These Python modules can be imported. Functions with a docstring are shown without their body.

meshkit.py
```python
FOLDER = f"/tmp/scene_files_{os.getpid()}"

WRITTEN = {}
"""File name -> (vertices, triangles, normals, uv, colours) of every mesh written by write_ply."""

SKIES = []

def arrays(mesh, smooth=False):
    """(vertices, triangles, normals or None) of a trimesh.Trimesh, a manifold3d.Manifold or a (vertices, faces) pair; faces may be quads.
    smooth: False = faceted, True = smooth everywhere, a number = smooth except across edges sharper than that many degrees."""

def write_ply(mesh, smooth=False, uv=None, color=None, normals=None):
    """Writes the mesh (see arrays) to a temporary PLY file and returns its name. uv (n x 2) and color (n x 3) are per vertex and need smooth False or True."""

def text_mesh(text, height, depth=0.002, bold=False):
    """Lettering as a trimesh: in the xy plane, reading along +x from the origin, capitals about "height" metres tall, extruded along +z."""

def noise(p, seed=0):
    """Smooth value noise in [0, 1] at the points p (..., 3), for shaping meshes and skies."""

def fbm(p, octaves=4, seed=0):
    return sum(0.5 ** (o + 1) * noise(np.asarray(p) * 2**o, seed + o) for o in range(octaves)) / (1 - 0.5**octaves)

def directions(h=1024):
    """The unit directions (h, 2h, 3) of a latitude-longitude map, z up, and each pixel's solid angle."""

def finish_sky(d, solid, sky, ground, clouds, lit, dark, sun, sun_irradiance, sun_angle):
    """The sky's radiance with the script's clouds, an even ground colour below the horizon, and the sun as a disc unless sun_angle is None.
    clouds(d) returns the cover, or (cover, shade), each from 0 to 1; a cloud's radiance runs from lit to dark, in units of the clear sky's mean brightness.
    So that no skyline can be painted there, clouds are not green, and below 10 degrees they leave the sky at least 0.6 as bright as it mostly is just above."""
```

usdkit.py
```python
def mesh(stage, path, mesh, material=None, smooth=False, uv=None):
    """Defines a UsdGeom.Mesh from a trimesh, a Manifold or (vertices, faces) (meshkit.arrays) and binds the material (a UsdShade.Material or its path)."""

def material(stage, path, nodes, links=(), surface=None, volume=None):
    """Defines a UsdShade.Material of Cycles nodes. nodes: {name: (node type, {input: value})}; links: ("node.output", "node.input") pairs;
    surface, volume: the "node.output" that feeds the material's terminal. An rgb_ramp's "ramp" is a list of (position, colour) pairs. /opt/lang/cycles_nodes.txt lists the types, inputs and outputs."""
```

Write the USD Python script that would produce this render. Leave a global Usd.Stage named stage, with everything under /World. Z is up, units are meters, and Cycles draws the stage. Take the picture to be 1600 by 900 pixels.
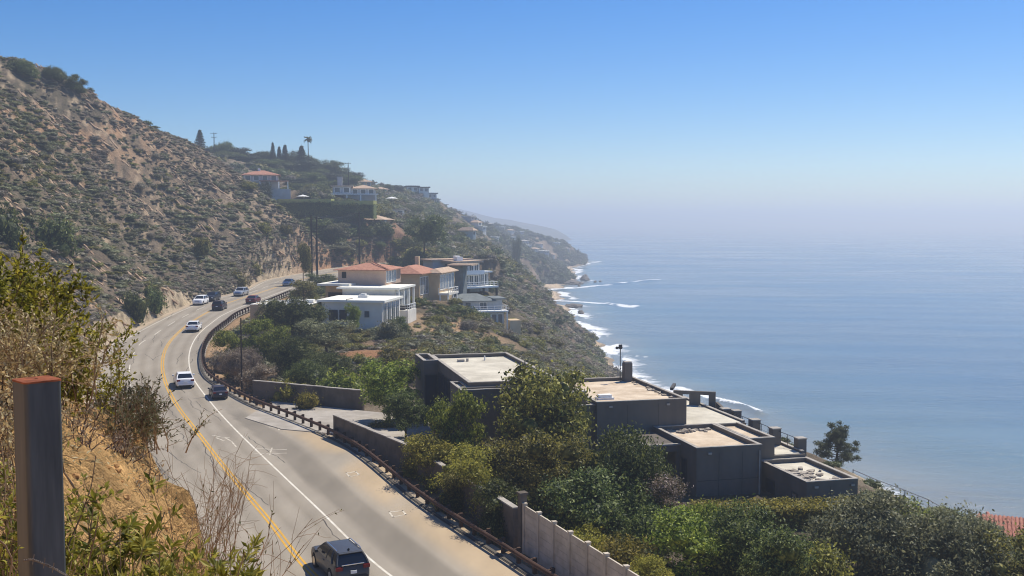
import math, random
import numpy as np, trimesh
from scipy.interpolate import RBFInterpolator, PchipInterpolator
import usdkit, meshkit
from pxr import Usd, UsdGeom, UsdLux, UsdShade, Gf, Sdf, Vt

# ------------------------------------------------------------------ stage, camera, sky, sun
stage = Usd.Stage.CreateInMemory()
UsdGeom.SetStageUpAxis(stage, 'Z')
UsdGeom.Xform.Define(stage, '/World'); UsdGeom.Scope.Define(stage, '/World/Looks')
EYE = 48.0; FPX = 1650.0; HORIZON = 345.0
PITCH = math.atan((450 - HORIZON) / FPX)
cam = UsdGeom.Camera.Define(stage, '/World/camera')
cam.CreateHorizontalApertureAttr(36.0); cam.CreateFocalLengthAttr(36.0 * FPX / 1600)
cam.CreateVerticalApertureAttr(36.0 * 9 / 16)
cam.CreateClippingRangeAttr((0.05, 100000.0))
cam.AddTranslateOp().Set((0, 0, EYE)); cam.AddRotateXOp().Set(90 - math.degrees(PITCH))
cam.CreateExposureAttr(0.36)
SUN_EL, SUN_AZ = math.radians(53), math.radians(40)
SUN = np.array([math.sin(SUN_AZ) * math.cos(SUN_EL), math.cos(SUN_AZ) * math.cos(SUN_EL), math.sin(SUN_EL)])
sky_mat = usdkit.material(stage, '/World/Looks/sky', {
    's': ('sky_texture', {'sky_type': 'single_scattering', 'sun_disc': False, 'sun_elevation': SUN_EL, 'sun_rotation': SUN_AZ,
                          'altitude': 20.0, 'air_density': 0.95, 'aerosol_density': 0.1, 'ozone_density': 3.2}),
    'h': ('hsv', {'hue': 0.505, 'saturation': 1.48, 'value': 0.93, 'fac': 1.0}), 'ti': ('mix', {'mix_type': 'multiply', 'fac': 1.0, 'color2': (0.88, 0.95, 1.10)}),
    'b': ('background_shader', {'strength': 0.085})}, [('s.color', 'h.color'), ('h.color', 'ti.color1'), ('ti.color', 'b.color')], surface='b.background')
dome = UsdLux.DomeLight.Define(stage, '/World/sky')
UsdShade.MaterialBindingAPI.Apply(dome.GetPrim()).Bind(sky_mat)
dome.GetPrim().SetCustomDataByKey('kind', 'structure')
sun = UsdLux.DistantLight.Define(stage, '/World/sun')
sun.CreateIntensityAttr(1.15); sun.CreateAngleAttr(0.5); sun.CreateNormalizeAttr(True); sun.CreateColorAttr((1.0, 0.94, 0.84))
sun.AddRotateZOp().Set(-math.degrees(SUN_AZ)); sun.AddRotateXOp().Set(-(90 - math.degrees(SUN_EL)))
HAZE_DENSITY = 0.00054

# ------------------------------------------------------------------ helpers
RNG = np.random.default_rng(7)
_used = {}
def numbered(parent, name):
    k = (parent, name); n = _used.get(k, 0); _used[k] = n + 1
    return f'{parent}/{name}' if n == 0 else f'{parent}/{name}_{n:03d}'
def pathof(p): return '/World' if p is None else str(p.GetPath())
def tag(prim, label=None, cat=None, group=None, kind=None):
    for k, v in (('label', label), ('category', cat), ('group', group), ('kind', kind)):
        if v: prim.SetCustomDataByKey(k, v)
    return prim
def obj(name, mesh, mat, parent=None, smooth=False):
    """one Mesh prim; mesh: a trimesh, Manifold, (v, f), or a list of those"""
    if isinstance(mesh, list): mesh = cat(mesh)
    p = usdkit.mesh(stage, numbered(pathof(parent), name), mesh, MAT[mat] if isinstance(mat, str) else mat, smooth=smooth).GetPrim()
    if isinstance(mat, str) and mat in LEAFMATS: toned(p, len(mesh[0]))
    return p
def thing(name, label, cat_, loc=(0, 0, 0), rz=0.0, group=None, sc=None):
    x = UsdGeom.Xform.Define(stage, numbered('/World', name)); x.AddTranslateOp().Set(tuple(map(float, loc)))
    if rz: x.AddRotateZOp().Set(math.degrees(rz))
    if sc is not None: x.AddScaleOp().Set(tuple(map(float, sc)))
    return tag(x.GetPrim(), label, cat_, group)
def struct(name, mesh, mat, parent=None, smooth=False):
    p = obj(name, mesh, mat, parent, smooth)
    return tag(p, kind='structure') if parent is None else p
def cat(ms):
    vs, fs, n = [], [], 0
    for m in ms:
        v, f, _ = meshkit.arrays(m, False)
        vs.append(v); fs.append(f + n); n += len(v)
    return np.vstack(vs), np.vstack(fs)
def box(x0, x1, y0, y1, z0, z1):
    v = np.array([[x, y, z] for z in (z0, z1) for x, y in ((x0, y0), (x1, y0), (x1, y1), (x0, y1))], float)
    f = np.array([[0, 3, 2], [0, 2, 1], [4, 5, 6], [4, 6, 7], [0, 1, 5], [0, 5, 4], [1, 2, 6], [1, 6, 5], [2, 3, 7], [2, 7, 6], [3, 0, 4], [3, 4, 7]])
    return v, f
def obox(c, u, half_u, half_v, z0, z1):
    """box centred at c (x,y), long axis along u"""
    u = np.array(u, float) / np.hypot(*u); w = np.array([-u[1], u[0]])
    v, f = box(-half_u, half_u, -half_v, half_v, z0, z1)
    xy = np.array(c) + v[:, :1] * u + v[:, 1:2] * w
    return np.column_stack([xy, v[:, 2]]), f
def chamfer_box(x0, x1, y0, y1, z0, z1, c=0.03):
    v, f = [], []
    m = trimesh.creation.box((1, 1, 1))
    pts = []
    for sx in (0, 1):
        for sy in (0, 1):
            for sz in (0, 1):
                X, Y, Z = (x0, x1)[sx], (y0, y1)[sy], (z0, z1)[sz]
                dx, dy, dz = (c, -c)[sx], (c, -c)[sy], (c, -c)[sz]
                pts += [[X, Y + dy, Z + dz], [X + dx, Y, Z + dz], [X + dx, Y + dy, Z]]
    h = trimesh.convex.convex_hull(np.array(pts))
    return np.array(h.vertices), np.array(h.faces)
def prism(poly, z0, z1):
    """poly: ccw list of (x,y); convex or simple"""
    from shapely.geometry import Polygon
    m = trimesh.creation.extrude_polygon(Polygon(poly), z1 - z0, engine='earcut'); m.apply_translation((0, 0, z0))
    return np.array(m.vertices), np.array(m.faces)
def tube(points, radii, sides=6, cap=True):
    p = np.asarray(points, float); r = np.broadcast_to(np.asarray(radii, float), (len(p),))
    t = np.gradient(p, axis=0); t /= np.linalg.norm(t, axis=1, keepdims=True) + 1e-12
    a = np.cross(t, np.where(np.abs(t[:, 2:]) < 0.9, [0, 0, 1.0], [1.0, 0, 0])); a /= np.linalg.norm(a, axis=1, keepdims=True) + 1e-12
    b = np.cross(t, a); ang = np.arange(sides) * 2 * np.pi / sides
    v = p[:, None] + r[:, None, None] * (np.cos(ang)[None, :, None] * a[:, None] + np.sin(ang)[None, :, None] * b[:, None])
    i, j = np.meshgrid(np.arange(len(p) - 1), np.arange(sides), indexing='ij')
    q = np.stack([i * sides + j, i * sides + (j + 1) % sides, (i + 1) * sides + (j + 1) % sides, (i + 1) * sides + j], -1).reshape(-1, 4)
    v = v.reshape(-1, 3); f = [q[:, [0, 1, 2]], q[:, [0, 2, 3]]]
    if cap:
        n = len(v); v = np.vstack([v, p[0], p[-1]]); k = np.arange(sides)
        f += [np.column_stack([np.full(sides, n), (k + 1) % sides, k]), np.column_stack([np.full(sides, n + 1), n - sides + k, n - sides + (k + 1) % sides])]
    return v, np.vstack(f)
def grid_faces(r, c):
    i, j = np.meshgrid(np.arange(r - 1), np.arange(c - 1), indexing='ij'); a = (i * c + j).ravel()
    return np.vstack([np.column_stack([a, a + 1, a + c + 1]), np.column_stack([a, a + c + 1, a + c])])
def primvar(prim, name, arr):
    api = UsdGeom.PrimvarsAPI(prim); arr = np.asarray(arr, np.float32)
    if arr.ndim == 2: api.CreatePrimvar(name, Sdf.ValueTypeNames.Color3fArray, 'vertex').Set(Vt.Vec3fArray.FromNumpy(arr))
    else: api.CreatePrimvar(name, Sdf.ValueTypeNames.FloatArray, 'vertex').Set(Vt.FloatArray.FromNumpy(arr))
def ray(px, py):
    xc, yc = (np.asarray(px, float) - 800) / FPX, (np.asarray(py, float) - 450) / FPX
    c, s = math.cos(PITCH), math.sin(PITCH)
    fy, fz = c - yc * s, -s - yc * c
    return xc / fy, fz / fy                       # dx, dz per metre of y
def P(px, py, Y):
    dx, dz = ray(px, py); return np.array([dx * Y, Y, EYE + dz * Y])
def G(px, py, z):
    dx, dz = ray(px, py); Y = (z - EYE) / dz; return np.array([dx * Y, Y, z])
def smoothstep(a, b, x):
    t = np.clip((x - a) / (b - a), 0, 1); return t * t * (3 - 2 * t)

# ------------------------------------------------------------------ materials
MAT = {}; LEAFMATS = set()
_tone = np.random.default_rng(99)
def toned(prim, n):
    """a tone for each leaf (four corners each)"""
    primvar(prim, 'tone', np.repeat(_tone.random(n // 4 + 1), 4)[:n])
def srgb(*c):
    c = np.array(c, float) / 255; return tuple(np.where(c < 0.04045, c / 12.92, ((c + 0.055) / 1.055) ** 2.4))
def mat(name, c1, c2=None, scale=3.0, rough=0.8, bump=0.0, bscale=None, spec=0.3, metallic=0.0, space='position', detail=5, stretch=None, ramp=(0.35, 0.65), extra=None, coat=0.0):
    """two colours mixed by noise, with optional relief"""
    c2 = c2 or c1
    n = {'g': ('geometry', {}), 't': ('texture_coordinate', {}), 'm': ('mapping', {'scale': stretch or (1, 1, 1)}),
         'n': ('noise_texture', {'scale': scale, 'detail': float(detail), 'roughness': 0.6}),
         'r': ('rgb_ramp', {'ramp': [(ramp[0], c1), (ramp[1], c2)]}),
         'p': ('principled_bsdf', {'roughness': rough, 'specular_ior_level': spec, 'metallic': metallic, 'coat_weight': coat})}
    l = [('g.position' if space == 'position' else 't.object', 'm.vector'), ('m.vector', 'n.vector'), ('n.fac', 'r.fac'), ('r.color', 'p.base_color')]
    if bump:
        n['bn'] = ('noise_texture', {'scale': bscale or scale * 4, 'detail': 6.0, 'roughness': 0.65}); n['b'] = ('bump', {'strength': 0.9, 'distance': bump})
        l += [('m.vector', 'bn.vector'), ('bn.fac', 'b.height'), ('b.normal', 'p.normal')]
    MAT[name] = usdkit.material(stage, f'/World/Looks/{name}', n, l, surface='p.BSDF'); return MAT[name]
def leafmat(name, dark, mid, light, trans=0.25, rough=0.55, spec=0.25, vary=0.25):
    LEAFMATS.add(name)
    n = {'g': ('attribute', {'attribute': 'tone'}), 'o': ('object_info', {}), 'r': ('rgb_ramp', {'ramp': [(0.0, dark), (0.5, mid), (1.0, light)]}),
         'mr': ('map_range', {'value': 0.5, 'from_min': 0.0, 'from_max': 1.0, 'to_min': 1 - vary, 'to_max': 1 + vary}),
         'mh': ('map_range', {'value': 0.5, 'from_min': 0.0, 'from_max': 1.0, 'to_min': 0.485, 'to_max': 0.515}),
         'h': ('hsv', {'hue': 0.5, 'saturation': 1.0, 'value': 1.0, 'fac': 1.0}),
         'p': ('principled_bsdf', {'roughness': rough, 'specular_ior_level': spec}), 't': ('translucent_bsdf', {}), 'x': ('mix_closure', {'fac': trans})}
    l = [('g.fac', 'r.fac'), ('o.random', 'mr.value'), ('o.random', 'mh.value'), ('mr.result', 'h.value'), ('mh.result', 'h.hue'), ('r.color', 'h.color'), ('h.color', 'p.base_color'),
         ('h.color', 't.color'), ('p.BSDF', 'x.closure1'), ('t.BSDF', 'x.closure2')]
    MAT[name] = usdkit.material(stage, f'/World/Looks/{name}', n, l, surface='x.closure'); return MAT[name]
# ------------------------------------------------------------------ road alignment
def roadz(y):
    y = np.asarray(y, float); d = y - 112
    return 29.5 + 0.0275 * np.where(d > 20, d, np.where(d < -20, 0, (d + 20) ** 2 / 80))
def on_road(px, py, h=0.0):
    """the point of the road (h above it) that a line of sight meets"""
    lo, hi = 15.0, 600.0; dx, dz = ray(px, py)
    for _ in range(60):
        m = (lo + hi) / 2
        if EYE + dz * m > float(roadz(m)) + h: lo = m
        else: hi = m
    return np.array([dx * m, m, EYE + dz * m])
YEL = [(471, 882), (434, 829), (391, 779), (350, 729), (302, 667), (282, 642), (267, 617), (255, 585), (254, 562), (260, 542), (274, 524), (295, 506), (325, 487.5), (350, 475.5), (375, 467), (410, 456)]
WHT = [(607, 900), (560, 858), (510, 807), (463, 763), (420, 722), (400, 703), (342, 644), (320, 617), (301, 590), (295, 567), (296, 550), (301, 536), (311, 521), (330, 505), (352, 490), (375, 480), (386, 476)]
RAIL = [(840, 888), (793, 850), (767, 838), (700, 797), (653, 767), (607, 730), (560, 693), (513, 668), (467, 650), (435, 637), (397, 624), (365, 607), (340, 592), (322, 580), (316, 565), (315, 545), (320, 530), (332, 515), (350, 502), (372, 486), (390, 479)]
LFT = [(187, 537), (245, 504), (297, 480), (320, 471), (340, 466), (360, 461.5), (385, 455)]
def curve(pix, h=0.0, head=(), tail=()):
    pts = sorted([tuple(on_road(x, y, h)[:2]) for x, y in pix] + list(head) + list(tail), key=lambda q: q[1])
    pts = np.array(pts); keep = np.concatenate([[True], np.diff(pts[:, 1]) > 1.0]); pts = pts[keep]
    from scipy.ndimage import gaussian_filter1d
    f = PchipInterpolator(pts[:, 1], pts[:, 0], extrapolate=True)
    ys = np.arange(0, 420, 1.0); xs = gaussian_filter1d(f(np.clip(ys, pts[0, 1], pts[-1, 1])), 3.0)
    return lambda y: np.interp(y, ys, xs)
_far = [(-52.5, 255), (-49, 275), (-44, 295), (-36, 315), (-25, 330), (-12, 340)]
xyel = curve(YEL, 0, head=[(26, 0), (14, 20), (0, 38)], tail=_far)
xwht = curve(WHT, 0, head=[(31, 0), (19, 20), (5, 38)], tail=[(x + 4, y) for x, y in _far])
xrail = curve(RAIL, 0.72, head=[(39, 0), (27, 20), (13, 38)], tail=[(x + 6.5, y) for x, y in _far])
_l = curve(LFT, 0, tail=[(x - 7, y) for x, y in _far])
def xleft(y):
    y = np.asarray(y, float); s = smoothstep(148, 158, y)
    return (xyel(y) - 7.9) * (1 - s) + _l(y) * s
def xpavl(y): return xleft(y) - 1.6
def xpavr(y): return xrail(y) + 0.5
def yaw_at(y): return math.atan2(-(float(xyel(y + 2)) - float(xyel(y - 2))), 4.0)      # heading of the road, ccw from +y

# ------------------------------------------------------------------ ground shape
CTRL = []
def cp(px, py, Y, dz=0.0): q = P(px, py, Y); CTRL.append((q[0], q[1], q[2] + dz))
def cw(*pts): CTRL.extend(pts)
# near bank
cw((0, -6, 46.6), (0, 0, 46.4), (-1.2, 2.5, 46.45), (3.5, 0, 44.5), (-6, 2, 46.6), (-14, 4, 46.8), (-30, 5, 47), (6, -4, 43))
for q in [(60, 870, 4.2), (150, 850, 5), (290, 850, 5.6), (305, 800, 6.6), (303, 757, 8), (215, 662, 11), (110, 600, 13), (150, 720, 8), (220, 780, 7), (200, 880, 5), (60, 640, 10.5)]: cp(*q)
cw((-1.58, 4.4, 45.95), (-1.2, 4.0, 45.6), (-0.8, 3.2, 45.9), (-1.5, 5.0, 45.4), (-1.62, 5.6, 45.0), (-1.1, 5.0, 44.9), (-1.9, 6.6, 44.7), (-2.2, 8.0, 44.4), (-1.4, 7, 44.0), (-3.0, 10.5, 44.2), (-3.9, 13, 43.5), (0.5, 5.5, 43.0), (0, 8, 41), (-1.6, 11, 40), (-2.6, 14, 39), (3, 8, 38), (5, 3, 41), (-4.2, 17, 40))
cw((-7.5, 9, 46.5), (-9, 14, 46.2), (-14, 18, 45.6), (-30, 24, 46.5))
cw((-26, 45, 42), (-40, 60, 44), (-45, 80, 43.5), (-34, 70, 39.5), (-48, 100, 43.5), (-56, 112, 44.5), (-60, 130, 43.8), (-75, 130, 49), (-70, 90, 48), (-50, 40, 47.5))
for y in (10, 25, 45, 65, 85, 105, 125, 145): cw((float(xleft(y)) - 3.5, y, float(roadz(y)) + 2.0))
# spur left of the road
for q in [(0, 392, 150), (60, 385, 168), (0, 300, 172), (0, 200, 200), (0, 98, 240), (70, 118, 250), (140, 142, 260), (140, 250, 230), (140, 350, 197), (140, 430, 175), (195, 175, 275),
          (250, 208, 290), (250, 300, 250), (250, 400, 217), (262, 452, 207), (300, 232, 305), (330, 300, 270), (330, 400, 237), (340, 445, 226), (380, 284, 300), (400, 350, 265),
          (402, 425, 246), (450, 332, 287), (440, 402, 264), (468, 400, 276), (180, 480, 170)]: cp(*q)
cw((-125, 285, 72), (-108, 310, 62), (-100, 335, 52), (-95, 350, 50), (-80, 340, 47), (-66, 325, 41), (-60, 312, 38), (-160, 260, 95), (-220, 250, 110), (-140, 200, 90), (-120, 160, 72), (-190, 330, 88))
# second hill with the houses
for q in [(260, 216, 430), (330, 246, 450), (420, 262, 455), (480, 268, 460), (540, 286, 480), (600, 298, 520), (650, 302, 560), (690, 313, 620), (716, 331, 700), (738, 345, 800),
          (400, 296, 375), (520, 309, 345), (580, 313, 345), (560, 372, 318), (600, 392, 315), (640, 372, 330), (575, 345, 345), (640, 346, 390), (660, 385, 350), (700, 380, 400), (740, 380, 450), (700, 345, 480), (740, 362, 560),
          (550, 308, 352), (400, 294, 345), (610, 330, 400)]: cp(*q)
cw((-56, 326, 48), (-46, 327, 46), (-66, 330, 47), (-100, 520, 66), (-60, 640, 58), (-100, 800, 55), (-200, 600, 70), (-250, 450, 90), (-40, 318, 36.5), (-24, 335, 35.5), (-58, 345, 55.3), (-68, 345, 55.6))
for y in (165, 190, 215, 240, 265, 290): cw((float(xrail(y)) + 3, y, float(roadz(y)) - 0.3))
# bluff with the houses
for q in [(610, 516, 165), (540, 515, 165), (640, 492, 185), (700, 470, 200), (760, 452, 235), (780, 507, 215), (700, 525, 170), (560, 550, 140), (450, 560, 150), (640, 560, 135), (560, 612, 118), (850, 572, 170),
          (800, 530, 190), (880, 582, 200), (920, 566, 255), (900, 542, 290), (870, 502, 340), (860, 481, 370), (842, 452, 392), (820, 432, 402), (792, 402, 425), (770, 390, 445), (660, 440, 250), (690, 400, 300), (620, 420, 270)]: cp(*q)
for x, y in ((30.6, 337), (31, 377), (32, 428)): cw((x - 3, y, 0.6), (x - 12, y, 8.5))
cw((20, 478, 7), (25, 511, 0.8), (8, 500, 14), (22, 609, 0.8), (9, 600, 5), (4, 640, 6), (20, 720, 0.8), (12, 745, 3), (-4, 600, 16), (-6, 500, 25))
for q in [(800, 402, 700), (850, 412, 790), (880, 427, 826), (760, 376, 650), (758, 386, 560), (760, 353, 900), (800, 361, 1100), (850, 370, 1150), (880, 377, 1200), (905, 391, 1225), (920, 404, 1250), (800, 390, 900), (850, 402, 960), (880, 415, 1050), (830, 395, 880)]: cp(*q)
cw((46, 832, 0.5), (52, 900, 0.7), (57, 980, 0.7), (60, 1085, 0.7), (80, 1160, 0.8), (90, 1258, 0.3), (60, 1420, -2), (0, 1550, -3), (-120, 1500, 10), (-120, 1150, 52), (-300, 1000, 60))
# road side flat and the slope to the sea
for y, z in ((40, 29.3), (55, 29.3), (70, 29.4), (88, 29.3), (105, 29.3), (125, 29.3)): cw((float(xrail(y)) + 3.5, y, z))
cw((-14, 97, 29.3), (-6, 95, 29.2), (0, 92, 28.6), (6, 82, 28.0), (12, 80, 27.4), (18, 72, 27.3), (26, 72, 26.8), (4, 70, 28.4), (10, 62, 28.2), (18, 58, 27.8), (24, 60, 27.0), (30, 66, 25.6), (29, 80, 26), (34, 84, 24.5), (40, 80, 22.5),
   (27, 95, 27), (34, 95, 23.5), (28, 108, 25.5), (36, 110, 19), (45, 95, 16.5), (44, 60, 22), (55, 60, 17), (60, 90, 9), (46, 130, 9), (24, 125, 25), (30, 150, 18), (40, 175, 8), (16, 150, 24.5), (20, 200, 15.5), (28, 215, 8),
   (36, 240, 2), (50, 200, 0.5), (58, 160, 0.2), (70, 110, 0.3), (82, 60, 0.2), (92, 20, 0.2), (42, 262, 0.2), (31, 300, 1), (22, 290, 9), (60, 20, 16), (40, 20, 26), (95, -20, 0.3), (40, -20, 28))
# sea bed
for x, y in ((44, 337), (46, 377), (48, 428), (44, 511), (40, 609), (40, 720), (70, 832), (72, 900), (78, 1085), (120, 1262), (58, 262), (66, 200), (74, 160), (86, 110), (98, 60), (110, 20), (70, 300)):
    cw((x, y, -2.0), (x + 60, y, -4.0))
for x, y in ((31, 337), (31.5, 377), (32.5, 428), (25.5, 511), (23, 609), (21, 720), (47, 832), (53, 900), (58, 980), (61, 1085), (81, 1160), (91, 1258)): cw((x + 7, y, -1.3))
cw((200, 100, -4), (250, 500, -4), (300, 1000, -4), (200, 1600, -4), (60, 1700, -4))
CTRL = np.array(CTRL)
def _warp(x, y):
    w = np.asarray(y, float) + 60.0; w = np.maximum(w, 20)
    return np.column_stack([np.asarray(x, float) / w * 1.0, np.log(w)])
_rbf = RBFInterpolator(_warp(CTRL[:, 0], CTRL[:, 1]), CTRL[:, 2], kernel='linear', smoothing=2e-4, degree=1)
_sh = np.array([(48, 240), (45, 265), (36, 300), (30.6, 337), (31, 377), (32, 428), (26, 505), (29, 560), (31, 634), (28, 705), (36, 780), (46, 832), (52, 900), (56, 980), (60, 1085), (78, 1160), (89, 1250), (84, 1275), (50, 1310), (-60, 1370)], float)
def shore_cap(x, y):
    """the most the ground may rise near the water's edge: flat beaches in the bays, steep rock elsewhere"""
    d = np.interp(y, _sh[:, 1], _sh[:, 0]) + 1.5 * np.sin(y * 0.11) + 1.1 * np.sin(y * 0.31 + 1) - x
    k = np.where(((y > 475) & (y < 800)) | ((y > 885) & (y < 1110)), 0.11, 0.9)
    c = 0.35 + np.where(d > 0, k * np.minimum(d, 13) + 1.7 * np.maximum(d - 13, 0), np.maximum(d * 0.16, -4.5)); return np.where(y > 245, c, 1e9)
PADS = []                 # level house platforms: (x, y, radius, z)
def rough_amount(x, y):
    hill = smoothstep(4, 16, xpavl(np.clip(y, 0, 330)) - x) * smoothstep(120, 170, y)
    near = np.exp(-((x + 3) ** 2 + (y - 6) ** 2) / 120.0)
    sea = smoothstep(230, 330, y) * smoothstep(-2, 10, x)
    return hill, near, sea
def H(x, y):
    x, y = np.asarray(x, float).ravel(), np.asarray(y, float).ravel(); out = np.empty(len(x))
    for i in range(0, len(x), 20000): out[i:i + 20000] = _rbf(_warp(x[i:i + 20000], y[i:i + 20000]))
    hill, near, sea = rough_amount(x, y)
    p = np.column_stack([x, y, np.zeros_like(x)])
    # gullies run down the slope (mostly along x), rocky ribs between them
    a = meshkit.fbm(np.column_stack([x * 0.05 + y * 0.03, y * 0.11 - x * 0.02, p[:, 2]]), 4, 3) - 0.5
    b = np.abs(meshkit.fbm(np.column_stack([x * 0.16 + y * 0.1, y * 0.32 - x * 0.1, p[:, 2]]), 4, 9) - 0.5)
    c = meshkit.fbm(p * 0.9, 3, 5) - 0.5
    far = smoothstep(300, 500, y)
    out += hill * (5.0 * a - 3.2 * (b - 0.1) + 0.7 * c) * (1 - far * 0.4) + far * (1 - hill) * 5 * a * smoothstep(0.5, 5, out) + sea * (3.5 * a - 3.0 * (b - 0.1)) * smoothstep(0.5, 5, out)
    out = np.minimum(out, shore_cap(x, y))
    d = meshkit.fbm(p * 2.3, 4, 15) - 0.5
    out += near * (0.22 * (meshkit.fbm(p * 0.6, 4, 12) - 0.5) + 0.14 * d) + (1 - near) * 0.25 * c
    # the road bed
    yc = np.clip(y, 0, 345); rz = roadz(yc); dl, dr = xpavl(yc) - x, x - xpavr(yc)
    on = (y > -15) & (y < 352)
    wl = smoothstep(0.1, np.where(yc < 45, 6.0, np.where(yc < 140, 5.0, 2.2)), dl); wr = smoothstep(0.3, 4.0, dr); w = np.where(dl > 0, wl, np.where(dr > 0, wr, 0.0))
    cut = np.where((dl > 0) & (yc > 135), rz + np.minimum(dl, 3.0) * 0.9, -1e9)
    out = np.where(on, (rz - 0.22) * (1 - w) + np.where(dl > 0, np.maximum(out, np.minimum(cut, out + 6)), out) * w, out)
    for (px, py, r, z) in PADS:
        k = 1 - smoothstep(r * 0.75, r * 1.3, np.hypot(x - px, y - py)); out = out * (1 - k) + z * k
    return out
def hz(x, y): return float(HG([x], [y])[0])
def on_ground(px, py, y0=20.0, y1=900.0):
    """where a line of sight first meets the ground"""
    dx, dz = ray(px, py); ys = np.geomspace(y0, y1, 500); z = EYE + dz * ys; g = HG(dx * ys, ys)
    k = np.argmax(g >= z)
    if g[k] < z[k]: return None
    ya, yb = ys[max(k - 1, 0)], ys[k]
    for _ in range(12):
        m = (ya + yb) / 2
        if hz(dx * m, m) >= EYE + dz * m: yb = m
        else: ya = m
    return np.array([dx * yb, yb, EYE + dz * yb])

rows = np.concatenate([np.arange(-14, 2, 0.5), np.geomspace(2, 1700, 620)])
cols = np.concatenate([np.linspace(-1.6, -0.62, 24)[:-1], np.linspace(-0.62, 0.5, 520), np.linspace(0.5, 1.3, 24)[1:]])
YY, CC = np.meshgrid(rows, cols, indexing='ij')
XX = CC * (YY + np.where(YY < 40, 14 + 0 * YY, 14)); XX = np.where(YY > 500, np.clip(XX, -420, 300), XX)
TZ = H(XX, YY).reshape(XX.shape)
TZ = np.maximum(TZ, -5.0)
def HG(x, y):
    """height of the finished ground mesh"""
    x, y = np.asarray(x, float).ravel(), np.asarray(y, float).ravel(); s = x / (y + 14)
    i = np.clip(np.searchsorted(rows, y) - 1, 0, len(rows) - 2); j = np.clip(np.searchsorted(cols, s) - 1, 0, len(cols) - 2)
    a, b = np.clip((y - rows[i]) / (rows[i + 1] - rows[i]), 0, 1), np.clip((s - cols[j]) / (cols[j + 1] - cols[j]), 0, 1)
    return (TZ[i, j] * (1 - b) + TZ[i, j + 1] * b) * (1 - a) + (TZ[i + 1, j] * (1 - b) + TZ[i + 1, j + 1] * b) * a
gx = np.gradient(TZ, axis=1) / np.maximum(np.gradient(XX, axis=1), 1e-3); gy = np.gradient(TZ, axis=0) / np.gradient(YY, axis=0)
SL = np.hypot(gx, gy)
# soil colours: real differences of material over the ground
xf, yf, zf, sf = XX.ravel(), YY.ravel(), TZ.ravel(), SL.ravel()
pp = np.column_stack([xf, yf, zf * 1.5])
n1, n2, n3 = meshkit.fbm(pp * 0.045, 4, 21), meshkit.fbm(pp * 0.21, 4, 22), meshkit.fbm(pp * 0.9, 3, 23)
def C(*c): return np.array(srgb(*c))
soil, rock, straw, brush, dirt, red, pale, sand, wet = C(116, 102, 84), C(142, 126, 105), C(214, 170, 112), C(92, 86, 68), C(190, 156, 118), C(150, 116, 92), C(206, 186, 154), C(206, 182, 150), C(112, 104, 94)
def mixc(a, b, t): return a * (1 - t[:, None]) + b * t[:, None]
col = mixc(np.tile(soil, (len(xf), 1)), rock[None], smoothstep(0.40, 0.62, n2))
col = mixc(col, brush[None], smoothstep(0.48, 0.62, n1 * 0.6 + n3 * 0.4) * 0.75)
hill, near, sea_ = rough_amount(xf, yf)
lefthill = hill * (1 - smoothstep(300, 360, yf))
col = mixc(col, C(188, 146, 108)[None], lefthill * smoothstep(-78, -100, xf) * smoothstep(0.42, 0.6, n2) * 0.8 * smoothstep(0.62, 0.5, n1))
strata = 0.5 + 0.5 * np.sin((yf * 0.9 + xf * 1.6 + zf * 1.3 + 6 * n2) * 1.2)
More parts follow.
